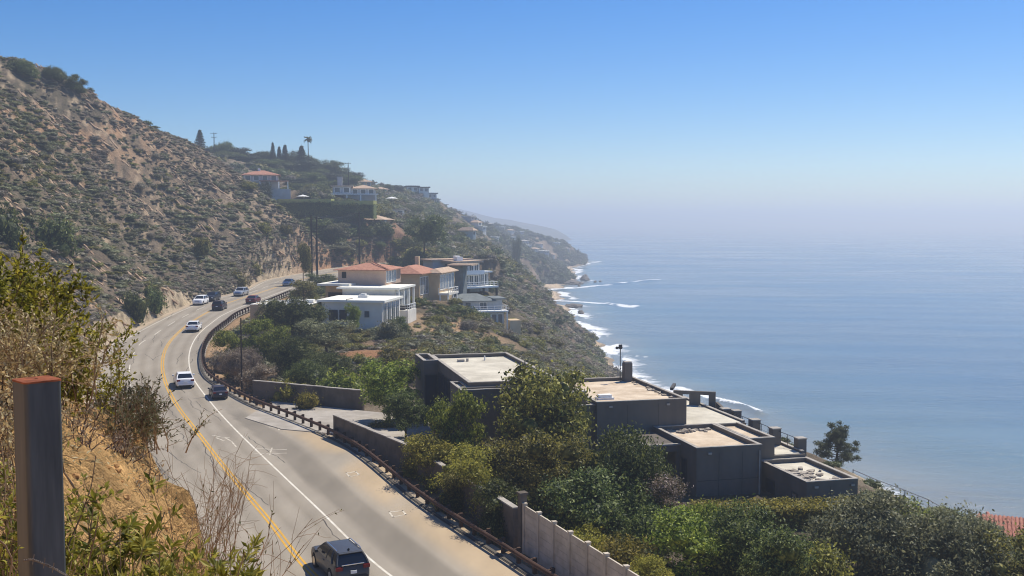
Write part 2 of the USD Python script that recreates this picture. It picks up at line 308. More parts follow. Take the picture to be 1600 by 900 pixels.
col = mixc(col, C(206, 180, 146)[None], lefthill * smoothstep(0.7, 0.95, strata) * smoothstep(0.45, 0.6, n3) * 0.7)
yc = np.clip(yf, 0, 345); dl = xpavl(yc) - xf; dr = xf - xpavr(yc)
cutmask = smoothstep(-0.5, 0.4, dl) * (1 - smoothstep(2.6, 5.0, dl)) * smoothstep(130, 150, yf) * (yf < 330) * smoothstep(4.5, 2.0, zf - roadz(yc))
col = mixc(col, pale[None], cutmask * 0.9 * smoothstep(0.3, 0.5, n3))
flat = smoothstep(-1, 0.5, dr) * (1 - smoothstep(5, 10, dr)) * (yf < 330) * (yf > 20)
col = mixc(col, dirt[None], flat * 0.9)
for (px, py, r, c) in [(570, 548, 7, C(176, 130, 92)), (600, 392, 22, red), (640, 385, 20, red), (690, 528, 6, C(196, 170, 136)), (470, 425, 10, pale), (720, 520, 9, dirt), (500, 400, 9, C(186, 150, 118)), (530, 395, 9, C(180, 140, 106))]:
    g = None
    q = P(px, py, {570: 140, 600: 316, 640: 335, 690: 175, 470: 275, 720: 180, 500: 290, 530: 300}[px]); col = mixc(col, c[None], np.exp(-(((xf - q[0]) / r) ** 2 + ((yf - q[1]) / (r * 1.8)) ** 2)) * smoothstep(0.3, 0.5, n2))
q = P(1364, 772, 92); col = mixc(col, C(214, 196, 164)[None], np.exp(-(((xf - q[0]) / 1.6) ** 2 + ((yf - q[1]) / 6) ** 2)))
bank = smoothstep(30, 14, yf + np.abs(xf + 4))
col = mixc(col, straw[None] * (0.78 + 0.5 * n3)[:, None], bank)
cliff = sea_ * smoothstep(0.35, 0.6, sf)
col = mixc(col, mixc(np.tile(C(112, 95, 79), (len(xf), 1)), C(150, 128, 106)[None], smoothstep(0.4, 0.65, n2)), cliff * 0.8)
beach = smoothstep(3.0, 1.2, zf) * smoothstep(200, 260, yf)
col = mixc(col, sand[None], beach); col = mixc(col, wet[None], smoothstep(0.5, 0.0, zf) * 0.6)
MAT['terrain'] = usdkit.material(stage, '/World/Looks/terrain', {
    'g': ('geometry', {}), 'a': ('attribute', {'attribute': 'soil'}), 'n': ('noise_texture', {'scale': 1.1, 'detail': 8.0, 'roughness': 0.7}),
    'mr': ('map_range', {'from_min': 0.3, 'from_max': 0.7, 'to_min': 0.62, 'to_max': 1.3}), 'h': ('hsv', {'hue': 0.5, 'saturation': 1.0, 'fac': 1.0}),
    'n2': ('noise_texture', {'scale': 9.0, 'detail': 6.0, 'roughness': 0.7}), 'mr2': ('map_range', {'from_min': 0.3, 'from_max': 0.7, 'to_min': 0.75, 'to_max': 1.2}), 'mu': ('math', {'math_type': 'multiply'}),
    'b': ('bump', {'strength': 1.0, 'distance': 0.25}), 'b2': ('bump', {'strength': 1.0, 'distance': 0.9}), 'n3': ('noise_texture', {'scale': 0.45, 'detail': 7.0, 'roughness': 0.65}),
    'p': ('principled_bsdf', {'roughness': 0.95, 'specular_ior_level': 0.1})},
    [('g.position', 'n.vector'), ('g.position', 'n2.vector'), ('g.position', 'n3.vector'), ('n.fac', 'mr.value'), ('n2.fac', 'mr2.value'), ('mr.result', 'mu.value1'), ('mr2.result', 'mu.value2'), ('mu.value', 'h.value'), ('a.color', 'h.color'),
     ('h.color', 'p.base_color'), ('n3.fac', 'b2.height'), ('b2.normal', 'b.normal'), ('n2.fac', 'b.height'), ('b.normal', 'p.normal')], surface='p.BSDF')
terrain = struct('ground', (np.column_stack([xf, yf, zf]), grid_faces(*XX.shape)), 'terrain', smooth=True)
primvar(terrain, 'soil', col)

# far headland: its own ridge of land
hx = np.linspace(-700, 165, 90); hy = np.linspace(2500, 3500, 40); HX, HY = np.meshgrid(hx, hy)
top = np.interp(HX, [-700, -160, -50, 0, 70, 115, 144, 155, 165], [144, 86, 60, 52, 38, 30, 15, 5, -4])
HZ = top * np.exp(-((HY - 3000) / 330.0) ** 2) - 3 + 6 * (meshkit.fbm(np.column_stack([HX.ravel() * .03, HY.ravel() * .03, 0 * HX.ravel()]), 4, 2).reshape(HX.shape) - 0.5) * (top > 5)
mat('far_land', srgb(74, 76, 60), srgb(104, 96, 76), scale=0.02, rough=0.95, spec=0.1)
struct('far_headland', (np.column_stack([HX.ravel(), HY.ravel(), HZ.ravel()]), grid_faces(*HX.shape)), 'far_land', smooth=True)

# ------------------------------------------------------------------ road surface and its markings
mat('asphalt', srgb(124, 118, 108), srgb(138, 131, 119), scale=0.25, rough=0.92, bump=0.004, bscale=40, spec=0.2)
MAT['asphalt'] = usdkit.material(stage, '/World/Looks/asphalt_road', {
    'g': ('geometry', {}), 'a': ('attribute', {'attribute': 'wear'}), 'n': ('noise_texture', {'scale': 0.35, 'detail': 6.0, 'roughness': 0.6}), 'm': ('mapping', {'scale': (1, 0.25, 1)}),
    'n2': ('noise_texture', {'scale': 14.0, 'detail': 5.0, 'roughness': 0.7}), 'mr': ('map_range', {'from_min': 0.3, 'from_max': 0.7, 'to_min': 0.86, 'to_max': 1.12}), 'mr2': ('map_range', {'from_min': 0.3, 'from_max': 0.7, 'to_min': 0.88, 'to_max': 1.1}),
    'mu': ('math', {'math_type': 'multiply'}), 'h': ('hsv', {'hue': 0.5, 'saturation': 1.0, 'fac': 1.0}), 'b': ('bump', {'strength': 0.6, 'distance': 0.01}), 'p': ('principled_bsdf', {'roughness': 0.9, 'specular_ior_level': 0.25})},
    [('g.position', 'm.vector'), ('m.vector', 'n.vector'), ('g.position', 'n2.vector'), ('n.fac', 'mr.value'), ('n2.fac', 'mr2.value'), ('mr.result', 'mu.value1'), ('mr2.result', 'mu.value2'), ('mu.value', 'h.value'), ('a.color', 'h.color'), ('h.color', 'p.base_color'),
     ('n2.fac', 'b.height'), ('b.normal', 'p.normal')], surface='p.BSDF')
ry = np.arange(0, 342, 0.5); nc = 49
t = np.linspace(0, 1, nc)
rx = xpavl(ry)[:, None] * (1 - t) + xpavr(ry)[:, None] * t
rz = np.repeat(roadz(ry)[:, None], nc, 1)
road = struct('road', (np.column_stack([rx.ravel(), np.repeat(ry, nc), rz.ravel()]), grid_faces(len(ry), nc)), 'asphalt', smooth=True)
fx = rx.ravel(); fy = np.repeat(ry, nc); pr = np.column_stack([fx, fy * 0.4, 0 * fx])
wh, ye, rl = xwht(fy), xyel(fy), xrail(fy)
base = np.tile(C(154, 144, 128), (len(fx), 1))
# dark wheel paths, a patched darker strip outside the edge line, sandy shoulder beside the rail
lane = (fx - ye) / np.maximum(wh - ye, 1)
wp = np.exp(-((lane - 0.27) / 0.11) ** 2) + np.exp(-((lane - 0.74) / 0.11) ** 2) + np.exp(-((lane + 0.28) / 0.12) ** 2) + np.exp(-((lane + 0.75) / 0.12) ** 2) + np.exp(-((lane + 1.3) / 0.12) ** 2) + np.exp(-((lane + 1.75) / 0.12) ** 2)
base = mixc(base, C(136, 126, 110)[None], np.clip(wp, 0, 1) * 0.75)
sh = np.clip((fx - wh) / np.maximum(rl - wh, 0.5), 0, 1); wide = smoothstep(3.5, 6, rl - wh)
base = mixc(base, C(118, 110, 97)[None], smoothstep(0.14, 0.19, sh) * (1 - smoothstep(0.45, 0.54, sh)) * 0.85 * wide * (0.6 + 0.8 * (meshkit.fbm(pr * 0.3, 3, 31) - 0.3)))
base = mixc(base, C(134, 126, 113)[None], smoothstep(0.05, 0.2, sh) * (1 - wide) * 0.6)
base = mixc(base, C(180, 158, 126)[None], smoothstep(0.5, 0.75, sh) * wide * 0.85 * smoothstep(0.3, 0.55, meshkit.fbm(pr * 0.2, 3, 33)))
base = mixc(base, C(176, 156, 128)[None], smoothstep(0.2, 0.9, xleft(fy) - fx) * 0.8)
primvar(road, 'wear', base)
mat('white_paint', srgb(222, 216, 200), srgb(200, 190, 170), scale=1.5, rough=0.7)
mat('worn_white_paint', srgb(214, 205, 186), srgb(172, 161, 142), scale=2.5, rough=0.8)
mat('yellow_paint', srgb(214, 164, 52), srgb(196, 148, 52), scale=1.5, rough=0.7)
def ribbon(xf_, y0, y1, off, w, dz=0.006, step=0.7):
    n = max(3, int((y1 - y0) / step)); ys = np.linspace(y0, y1, n); xs = xf_(ys)
    dxy = np.gradient(xs, ys); nrm = np.column_stack([np.ones(n), -dxy]); nrm /= np.linalg.norm(nrm, axis=1, keepdims=True)
    c = np.column_stack([xs, ys]) + nrm * off
    a, b = c - nrm * w / 2, c + nrm * w / 2
    v = np.empty((2 * n, 3)); v[0::2, :2], v[1::2, :2] = a, b; v[:, 2] = roadz(v[:, 1]) + dz
    k = np.arange(n - 1) * 2
    return v, np.vstack([np.column_stack([k, k + 1, k + 3]), np.column_stack([k, k + 3, k + 2])])
obj('centre_line', ribbon(xyel, 10, 330, -0.13, 0.13), 'yellow_paint', road); obj('centre_line', ribbon(xyel, 10, 330, 0.13, 0.13), 'yellow_paint', road)
obj('edge_line', ribbon(xwht, 10, 330, 0, 0.15), 'white_paint', road); obj('edge_line', ribbon(xleft, 10, 330, 0, 0.13), 'white_paint', road)
def xmid(y): return (np.asarray(xleft(y)) + xyel(y)) / 2 - 0.1
y = 104.0
while y < 300:
    L = 5.2 if y < 190 else 6.5
    obj('lane_dash', ribbon(xmid, y, y + L, 0, 0.13), 'white_paint', road); y += 11.0
for pts in ([(421, 668), (446, 669)], [(434, 665), (436, 672)], [(428, 652), (446, 654)],
            [(541, 739), (556, 737), (561, 742), (546, 745), (541, 739)], [(608, 800), (629, 798), (634, 804), (614, 808), (608, 800)],
            [(332, 680), (345, 683), (358, 684)], [(352, 684), (362, 690), (369, 698)], [(338, 684), (350, 689)],
            [(400, 701), (447, 703)], [(397, 709), (447, 708)], [(425, 700), (421, 711)], [(560, 690), (563, 694)]):
    q = np.array([on_road(*p) for p in pts]); segs = []
    for a, b in zip(q[:-1], q[1:]):
        d = (b - a)[:2]; L = np.hypot(*d)
        v, f = obox((a[:2] + b[:2]) / 2, d, L / 2 + 0.05, 0.062, 0, 0.004); v[:, 2] += roadz(v[:, 1]) + 0.003; segs.append((v, f))
    obj('survey_mark', segs, 'worn_white_paint', road)
mat('tar', srgb(78, 72, 64), rough=0.8)
for k in range(44):                                         # sealed cracks wander along the lanes
    y0 = RNG.uniform(58, 190); off = RNG.uniform(-6.5, 6); n = int(RNG.integers(8, 22)); ys = y0 + np.arange(n) * 0.55
    xs = xyel(ys) + off + np.cumsum(RNG.normal(0, 0.09, n)) + (RNG.uniform(-.25, .25) * np.arange(n) * 0.3)
    w = RNG.uniform(0.02, 0.05, n); v = np.empty((2 * n, 3)); v[0::2, 0], v[1::2, 0] = xs - w, xs + w; v[0::2, 1] = v[1::2, 1] = ys; v[:, 2] = roadz(v[:, 1]) + 0.003
    i = np.arange(n - 1) * 2; obj('sealed_crack', (v, np.vstack([np.column_stack([i, i + 1, i + 3]), np.column_stack([i, i + 3, i + 2])])), 'tar', road)

# ------------------------------------------------------------------ sea
sy = np.concatenate([np.linspace(-200, 90, 12)[:-1], np.geomspace(90, 2000, 520)[:-1], np.geomspace(2000, 14000, 60)])
scol = np.concatenate([np.linspace(-1.2, -0.03, 8)[:-1], np.linspace(-0.03, 0.5, 330), np.linspace(0.5, 1.6, 20)[1:]])
SY, SC = np.meshgrid(sy, scol, indexing='ij'); SX = SC * (SY + 220)
sx, sy_ = SX.ravel(), SY.ravel()
sel = (sx < 330) & (sy_ < 1800) & (sy_ > 0)
depth = np.full(len(sx), 6.0)
gsx = RBFInterpolator(_warp(CTRL[:, 0], CTRL[:, 1]), CTRL[:, 2], kernel='linear', smoothing=2e-4, degree=1, neighbors=40)
depth[sel] = -np.minimum(gsx(_warp(sx[sel], sy_[sel])), shore_cap(sx[sel], sy_[sel]))
def polydist(pts, x, y, width):
    """soft mask round a polyline given by pixels on the water"""
    q = np.array([G(px, py, 0)[:2] for px, py in pts]); best = np.full(len(x), 1e9); along = np.zeros(len(x))
    for a, b in zip(q[:-1], q[1:]):
        d = b - a; t_ = np.clip(((x - a[0]) * d[0] + (y - a[1]) * d[1]) / (d @ d), 0, 1)
        best = np.minimum(best, np.hypot(x - a[0] - t_ * d[0], (y - a[1] - t_ * d[1])))
    return np.exp(-(best / (width * 0.62)) ** 2)
foam = np.zeros(len(sx))
shore = smoothstep(1.9, 0.5, depth) * smoothstep(-0.6, 0.2, depth) * (sy_ > 180)
nz = meshkit.fbm(np.column_stack([sx * 0.12, sy_ * 0.05, 0 * sx]), 4, 41)
wash = smoothstep(3.2, 1.0, depth) * (sy_ > 180) * (depth > -0.6)
foam = np.maximum(foam, np.maximum(shore * (0.2 + 0.75 * smoothstep(0.42, 0.6, nz)), wash * (0.16 + 0.40 * smoothstep(0.45, 0.58, nz))))
for pts, w, s in [([(905, 449), (960, 444), (1003, 439), (1028, 437)], 7, 0.95), ([(880, 470), (950, 475), (985, 480), (993, 479)], 7, 0.95), ([(900, 494), (930, 491), (965, 486)], 6, 0.52),
                  ([(895, 483), (930, 478), (970, 478)], 10, 0.42), ([(880, 500), (915, 500), (950, 492)], 8, 0.42), ([(1115, 624), (1150, 632), (1175, 639), (1188, 647)], 2.2, 1.0), ([(1060, 606), (1115, 622)], 4, 0.9), ([(915, 505), (930, 525), (945, 550), (975, 580), (1010, 597), (1050, 604)], 9.0, 0.46), ([(935, 540), (960, 572), (990, 588)], 4, 0.6),
                  ([(935, 545), (950, 556), (965, 580)], 4.0, 0.6), ([(960, 566), (1000, 588)], 3, 0.5), ([(992, 556), (1012, 558)], 1.6, 0.8), ([(905, 414), (930, 410), (938, 408)], 10, 0.7), ([(860, 432), (880, 424), (905, 413)], 8, 0.6),
                  ([(880, 444), (905, 441), (930, 438)], 7, 0.6), ([(930, 548), (985, 541)], 3, 0.35), ([(940, 520), (1000, 513)], 3, 0.25)]:
    m = polydist(pts, sx, sy_, w); foam = np.maximum(foam, 0.82 * s * m * (0.35 + 0.75 * smoothstep(0.35, 0.55, nz + 0.12)))
swell = 0.12 * np.sin(sx * 0.03 + sy_ * 0.16 + 3 * meshkit.fbm(np.column_stack([sx * 0.01, sy_ * 0.01, 0 * sx]), 2, 5)) * smoothstep(2000, 600, sy_)
sz = swell + 0.9 * polydist([(1115, 624), (1150, 632), (1188, 647)], sx, sy_, 2.5) + 0.8 * polydist([(950, 475), (993, 479)], sx, sy_, 6) + 0.7 * polydist([(960, 444), (1028, 437)], sx, sy_, 6)
MAT['sea'] = usdkit.material(stage, '/World/Looks/sea_water', {
    'g': ('geometry', {}), 'f': ('attribute', {'attribute': 'foam'}), 's': ('attribute', {'attribute': 'shallow'}),
    'm': ('mapping', {'scale': (0.45, 1.0, 1.0), 'rotation': (0, 0, 0.12)}), 'n': ('noise_texture', {'scale': 0.30, 'detail': 8.0, 'roughness': 0.66, 'distortion': 0.5}), 'n4': ('noise_texture', {'scale': 0.03, 'detail': 4.0, 'roughness': 0.6}), 'b': ('bump', {'strength': 1.0, 'distance': 0.34}), 'b4': ('bump', {'strength': 1.0, 'distance': 0.3}),
    'fn': ('noise_texture', {'scale': 0.34, 'detail': 9.0, 'roughness': 0.72, 'distortion': 0.6}), 'sub': ('math', {'math_type': 'subtract'}), 'mr': ('map_range', {'from_min': -0.06, 'from_max': 0.16, 'to_min': 0.0, 'to_max': 1.0, 'clamp': True}),
    'sr': ('rgb_ramp', {'ramp': [(0.0, (0.066, 0.140, 0.212)), (0.5, (0.120, 0.186, 0.208)), (1.0, (0.22, 0.235, 0.210))]}),
    'w': ('principled_bsdf', {'roughness': 0.18, 'specular_ior_level': 0.5, 'ior': 1.33}), 'wn': ('noise_texture', {'scale': 0.012, 'detail': 3.0, 'roughness': 0.6}), 'wm': ('map_range', {'from_min': 0.35, 'from_max': 0.65, 'to_min': 0.84, 'to_max': 1.16}), 'wr': ('map_range', {'from_min': 0.35, 'from_max': 0.65, 'to_min': 0.06, 'to_max': 0.24}), 'wh': ('hsv', {'hue': 0.5, 'saturation': 1.0, 'fac': 1.0}), 'fo': ('principled_bsdf', {'base_color': (0.78, 0.80, 0.80), 'roughness': 0.9, 'specular_ior_level': 0.1}), 'x': ('mix_closure', {})},
    [('g.position', 'm.vector'), ('m.vector', 'n.vector'), ('m.vector', 'n4.vector'), ('n4.fac', 'b4.height'), ('b4.normal', 'b.normal'), ('n.fac', 'b.height'), ('b.normal', 'w.normal'), ('m.vector', 'fn.vector'), ('s.fac', 'sr.fac'), ('m.vector', 'wn.vector'), ('wn.fac', 'wm.value'), ('wn.fac', 'wr.value'), ('wr.result', 'w.roughness'), ('wm.result', 'wh.value'), ('sr.color', 'wh.color'), ('wh.color', 'w.base_color'),
     ('f.fac', 'sub.value1'), ('fn.fac', 'sub.value2'), ('sub.value', 'mr.value'), ('mr.result', 'x.fac'), ('w.BSDF', 'x.closure1'), ('fo.BSDF', 'x.closure2')], surface='x.closure')
sea = struct('sea', (np.column_stack([sx, sy_, sz]), grid_faces(*SX.shape)), 'sea', smooth=True)
primvar(sea, 'foam', foam); primvar(sea, 'shallow', np.clip(smoothstep(5.0, 0.3, depth) * 0.75 + 0.25 * (depth < 1.5) + 0.6 * smoothstep(360, 120, np.hypot(sx * 0.8, sy_)) + 0.22 * smoothstep(140, 30, sx - 0.03 * sy_) * smoothstep(1000, 500, sy_), 0, 1))
# ------------------------------------------------------------------ vegetation
leafmat('leaf_olive', (.036, .038, .008), (.17, .158, .034), (.44, .38, .085), trans=0.34)
leafmat('leaf_bright', (.034, .056, .007), (.17, .215, .026), (.46, .48, .075), trans=0.36)
leafmat('leaf_dark', (.018, .030, .008), (.086, .114, .027), (.28, .30, .085), trans=0.32)
leafmat('leaf_sage', (.070, .075, .034), (.19, .19, .092), (.38, .37, .20), trans=0.35)
leafmat('leaf_brown', (.145, .108, .070), (.255, .196, .135), (.38, .30, .215), vary=0.3)
leafmat('leaf_greybrush', (.150, .126, .088), (.25, .214, .152), (.37, .32, .235), vary=0.3)
leafmat('leaf_yellow', (.085, .085, .012), (.27, .25, .036), (.56, .48, .09), trans=0.42)
leafmat('leaf_conifer', (.024, .034, .015), (.058, .074, .034), (.105, .12, .055), trans=0.15)
leafmat('leaf_far', (.055, .064, .034), (.10, .108, .06), (.16, .16, .095), trans=0.2)
leafmat('leaf_straw', (.24, .18, .085), (.42, .33, .16), (.62, .52, .30), vary=0.15)
leafmat('leaf_flower', (.09, .08, .025), (.20, .155, .07), (.64, .50, .42))
leafmat('leaf_olive_near', (.060, .054, .006), (.20, .185, .018), (.44, .38, .055), vary=0.0, trans=0.42)
leafmat('leaf_green_near', (.075, .090, .012), (.23, .23, .030), (.45, .42, .08), vary=0.0, trans=0.4)
leafmat('leaf_dark_near', (.045, .045, .018), (.105, .105, .045), (.20, .19, .10), vary=0.0)
leafmat('leaf_pine', (.065, .080, .038), (.15, .175, .090), (.27, .29, .165), trans=0.3)
mat('bark', srgb(96, 80, 64), srgb(72, 60, 50), scale=2.0, rough=0.95, spec=0.1, space='object')
mat('dry_twig', srgb(150, 126, 98), srgb(112, 92, 72), scale=6.0, rough=0.95, spec=0.1)

def unit(v): return v / (np.linalg.norm(v, axis=-1, keepdims=True) + 1e-9)
def leaf_quads(pos, nrm, axis, L, W):
    """rhombic leaves: pos base centre, axis leaf direction"""
    side = unit(np.cross(nrm, axis)); L = np.broadcast_to(L, (len(pos),))[:, None]; W = np.broadcast_to(W, (len(pos),))[:, None]
    v = np.stack([pos - axis * L / 2, pos + side * W / 2 + nrm * L * 0.06, pos + axis * L / 2, pos - side * W / 2 + nrm * L * 0.06], 1).reshape(-1, 3)
    k = np.arange(len(pos)) * 4
    return v, np.vstack([np.column_stack([k, k + 1, k + 2]), np.column_stack([k, k + 2, k + 3])])
def blob_leaves(rng, blobs, n, size, clump=0.16, per=22, up=0.25, aspect=0.5, core=0.72, low=-0.35):
    blobs = np.array(blobs, float); area = blobs[:, 3] * blobs[:, 4] + blobs[:, 3] * blobs[:, 5]; nc_ = max(3, n // per)
    b = blobs[rng.choice(len(blobs), nc_, p=area / area.sum())]
    d = unit(rng.normal(size=(nc_ * 3, 3))); d = d[d[:, 2] > low][:nc_]; b = b[:len(d)]
    r = 1 - np.abs(rng.normal(0, 0.13, len(d))) + (rng.random(len(d)) < .2) * rng.uniform(0, .17, len(d)); cc = b[:, :3] + d * b[:, 3:6] * r[:, None]
    # keep clumps that are not buried in another blob
    inside = np.zeros(len(cc), bool)
    for q in blobs: inside |= (((cc - q[:3]) / (q[3:6] * 0.72)) ** 2).sum(1) < 1
    cc, d = cc[~inside], d[~inside]
    k = rng.integers(0, len(cc), n); s = clump * (0.6 + 0.8 * rng.random(len(cc)))
    pos = cc[k] + rng.normal(size=(n, 3)) * s[k][:, None] * np.array([1, 1, 0.7])
    nrm = unit(d[k] * 0.7 + rng.normal(size=(n, 3)) * 0.75 + np.array([0, 0, up])); ax = unit(np.cross(nrm, rng.normal(size=(n, 3))))
    L = size * (0.6 + 0.8 * rng.random(n)); v, f = leaf_quads(pos, nrm, ax, L, L * aspect)
    parts = [(v, f)]
    if core:
        for q in blobs:
            m = trimesh.creation.icosphere(2, 1.0); w = np.array(m.vertices); w = w * (1 + 0.35 * (meshkit.fbm(w * 2.2 + q[0] * 7, 3, 4) - 0.5))[:, None]
            parts.append((w * q[3:6] * core + q[:3], np.array(m.faces)))
    return cat(parts)
def limbs(rng, h, crown, r0, n=7, z0=0.0):
    top = np.array([rng.normal(0, .04) * h, rng.normal(0, .04) * h, h]); trunk = np.array([[0, 0, z0], [rng.normal(0, .02) * h, rng.normal(0, .02) * h, h * 0.4], top])
    out = [tube(trunk, [r0, r0 * 0.75, r0 * 0.4], 7)]
    for k in range(n):
        q = crown[rng.integers(len(crown))]; s = trunk[1] + (top - trunk[1]) * rng.random(); e = np.array(q[:3]) + rng.normal(0, 0.25, 3) * np.array(q[3:6])
        out.append(tube([s, (s + e) / 2 + [0, 0, -0.04 * h], e], [r0 * 0.4, r0 * 0.28, r0 * 0.08], 5))
    return cat(out)
KINDS = {}
stage.CreateClassPrim('/World/kinds')
def kind(name, parts):
    """parts: list of (part name, mesh, material)"""
    if name in KINDS: return KINDS[name]
    path = f'/World/kinds/{name}'; x = UsdGeom.Xform.Define(stage, path)
    for pn, m, mt in parts:
        p = usdkit.mesh(stage, f'{path}/{pn}', m, MAT[mt]).GetPrim()
        if mt in LEAFMATS: toned(p, len(m[0]))
    KINDS[name] = path; return path
def put(name, kpath, label, cat_, loc, sc, rz=0.0, group=None):
    p = thing(name, label, cat_, loc, rz, group, sc)
    p.GetReferences().AddInternalReference(kpath); p.SetInstanceable(True); return p
_shape = {}
def bush_shape(lod, i):
    k = (lod, i)
    if k not in _shape:
        rng = np.random.default_rng(100 + i * 7 + lod); nb = int(rng.integers(4, 8)); bl = []
        for j in range(nb):
            a = rng.random() * 6.28; rr = 0.55 * math.sqrt(rng.random()); s = rng.uniform(0.38, 0.6)
            bl.append((rr * math.cos(a), rr * math.sin(a), rng.uniform(0.15, 0.62) , s, s, s * rng.uniform(0.7, 1.0)))
        n, size, per = [(6000, 0.080, 40), (1700, 0.12, 26), (420, 0.19, 12), (15000, 0.048, 60)][lod]
        _shape[k] = blob_leaves(rng, bl, n, size, clump=[0.115, 0.125, 0.15, 0.085][lod], per=per, core=[0.62, 0.68, 0.74, 0.64][lod])
    return _shape[k]
def tall_kind(i, leaf): return kind(f'tall_bush_{i}_{leaf}', [('foliage', tall_shape(i), leaf)])
def bush_kind(lod, i, leaf): return kind(f'bush_{"abcd"[lod]}{i}_{leaf}', [('foliage', bush_shape(lod, i), leaf)])
def tall_shape(i):
    k = ('u', i)
    if k not in _shape:
        rng = np.random.default_rng(700 + i); bl = []
        for j in range(int(rng.integers(8, 13))):
            a = rng.random() * 6.28; rr = 0.58 * math.sqrt(rng.random()); z = rng.uniform(0.25, 1.65); s = rng.uniform(0.34, 0.56) * (1.1 - 0.22 * z)
            bl.append((rr * math.cos(a), rr * math.sin(a), z, s, s, s * rng.uniform(0.7, 1.0)))
        _shape[k] = blob_leaves(rng, bl, 9500, 0.078, clump=0.12, per=44, core=0.58)
    return _shape[k]
def tree_shape(i):
    k = ('t', i)
    if k not in _shape:
        rng = np.random.default_rng(300 + i); bl = []; nb = int(rng.integers(10, 15))
        for j in range(nb):
            a = rng.random() * 6.28; rr = 0.62 * math.sqrt(rng.random()); z = rng.uniform(0.75, 1.78); s = rng.uniform(0.24, 0.44) * (1.15 - 0.4 * abs(z - 1.2))
            bl.append((rr * math.cos(a), rr * math.sin(a), z, s, s, s * 0.8))
        _shape[k] = (limbs(rng, 1.45, bl, 0.05, 11, -0.3), blob_leaves(rng, bl, 8500, 0.074, clump=0.09, per=42, core=0.4, low=-0.7))
    return _shape[k]
def tree_kind(i, leaf):
    n = f'tree_{i}_{leaf}'
    if n in KINDS: return KINDS[n]
    t_, c_ = tree_shape(i); return kind(n, [('trunk', t_, 'bark'), ('crown', c_, leaf)])
def conifer_kind(i):
    """a tiered, pointed evergreen"""
    rng = np.random.default_rng(500 + i); pos, nrm, ax = [], [], []
    for tier in range(13):
        z = 0.16 + tier * 0.066; R = (0.30 - 0.0225 * tier) * rng.uniform(0.8, 1.15) + 0.015
        for a in np.linspace(0, 6.28, 8)[:-1] + rng.random():
            m = 26; s = rng.random(m) ** 0.7; p = np.column_stack([np.cos(a) * R * s, np.sin(a) * R * s, z - 0.05 * s + 0.03 * s ** 3]) + rng.normal(size=(m, 3)) * 0.014
            pos.append(p); nrm.append(unit(rng.normal(size=(m, 3)) * 0.6 + [0, 0, 1])); ax.append(unit(np.tile([math.cos(a), math.sin(a), -0.1], (m, 1)) + rng.normal(size=(m, 3)) * 0.6))
    pos, nrm, ax = np.vstack(pos), np.vstack(nrm), np.vstack(ax)
    return kind(f'conifer_{i}', [('trunk', tube([[0, 0, -.1], [0, 0, .5], [0, 0, 1.02]], [0.025, 0.016, 0.004], 6), 'bark'), ('crown', leaf_quads(pos, nrm, ax, 0.065, 0.035), 'leaf_conifer')])
def palm_kind():
    rng = np.random.default_rng(77); parts = []
    for k in range(34):
        a = rng.random() * 6.28; e = rng.uniform(-0.7, 1.1); n = 7; s = np.linspace(0, 1, n); L = 0.17
        r = L * s * math.cos(e * 0.6); z = 1.0 + L * (s * math.sin(e) - 0.5 * s ** 2); c = np.column_stack([np.cos(a) * r, np.sin(a) * r, z])
        side = np.array([-math.sin(a), math.cos(a), 0]); w = 0.035 * np.sin(np.pi * np.clip(s * 0.9 + 0.1, 0, 1))[:, None]
        for sg in (1, -1):
            v = np.empty((2 * n, 3)); v[0::2] = c; v[1::2] = c + side * w * sg - [0, 0, 0.02]; i = np.arange(n - 1) * 2
            parts.append((v, np.vstack([np.column_stack([i, i + 1, i + 3]), np.column_stack([i, i + 3, i + 2])])))
    return kind('palm', [('trunk', tube([[0, 0, -.1], [0.01, 0, .5], [0, 0, 1.0]], [0.022, 0.015, 0.013], 7), 'bark'), ('crown', cat(parts), 'leaf_dark')])

def pinned(px, py, Y=None):
    """ground point under a pixel; with Y given, the ground at that distance in that column"""
    if Y is None: return on_ground(px, py)
    dx, _ = ray(px, py); return np.array([dx * Y, Y, hz(dx * Y, Y)])
rv = np.random.default_rng(42)
def plant(name, kp, label, cat_, px, w, top, Y, base_z=None, group=None, sink=0.15, name_h=None, deep=1.0):
    """a plant at distance Y in pixel column px, w pixels wide, its top at pixel row top"""
    q = pinned(px, top, Y); z0 = (q[2] if base_z is None else base_z) - sink; zt = EYE + ray(px, top)[1] * Y; h = max(zt - z0, 0.6); r = w / 2 * Y / FPX
    if 'bush' in kp and r > 2.7 and h < 1.75 * r: kp = bush_kind(3, len(label) % 7, kp.split('_', 2)[2])
    if 'bush' in kp and h > 1.75 * r: kp = tall_kind(len(label) % 5, kp.split('_', 2)[2])
    nat = 1.86 if 'tall_bush' in kp else 1.08 if 'bush' in kp else (1.86 if 'tree' in kp else 1.03)
    hr = 0.9 if ('bush' in kp or 'tree' in kp) else (0.32 if 'conifer' in kp else 0.17)
    return put(name, kp, label, cat_, (q[0], q[1], z0), (r / hr, r / hr * deep, h / nat), rv.random() * 6.28 if deep == 1.0 else 0.0, group)

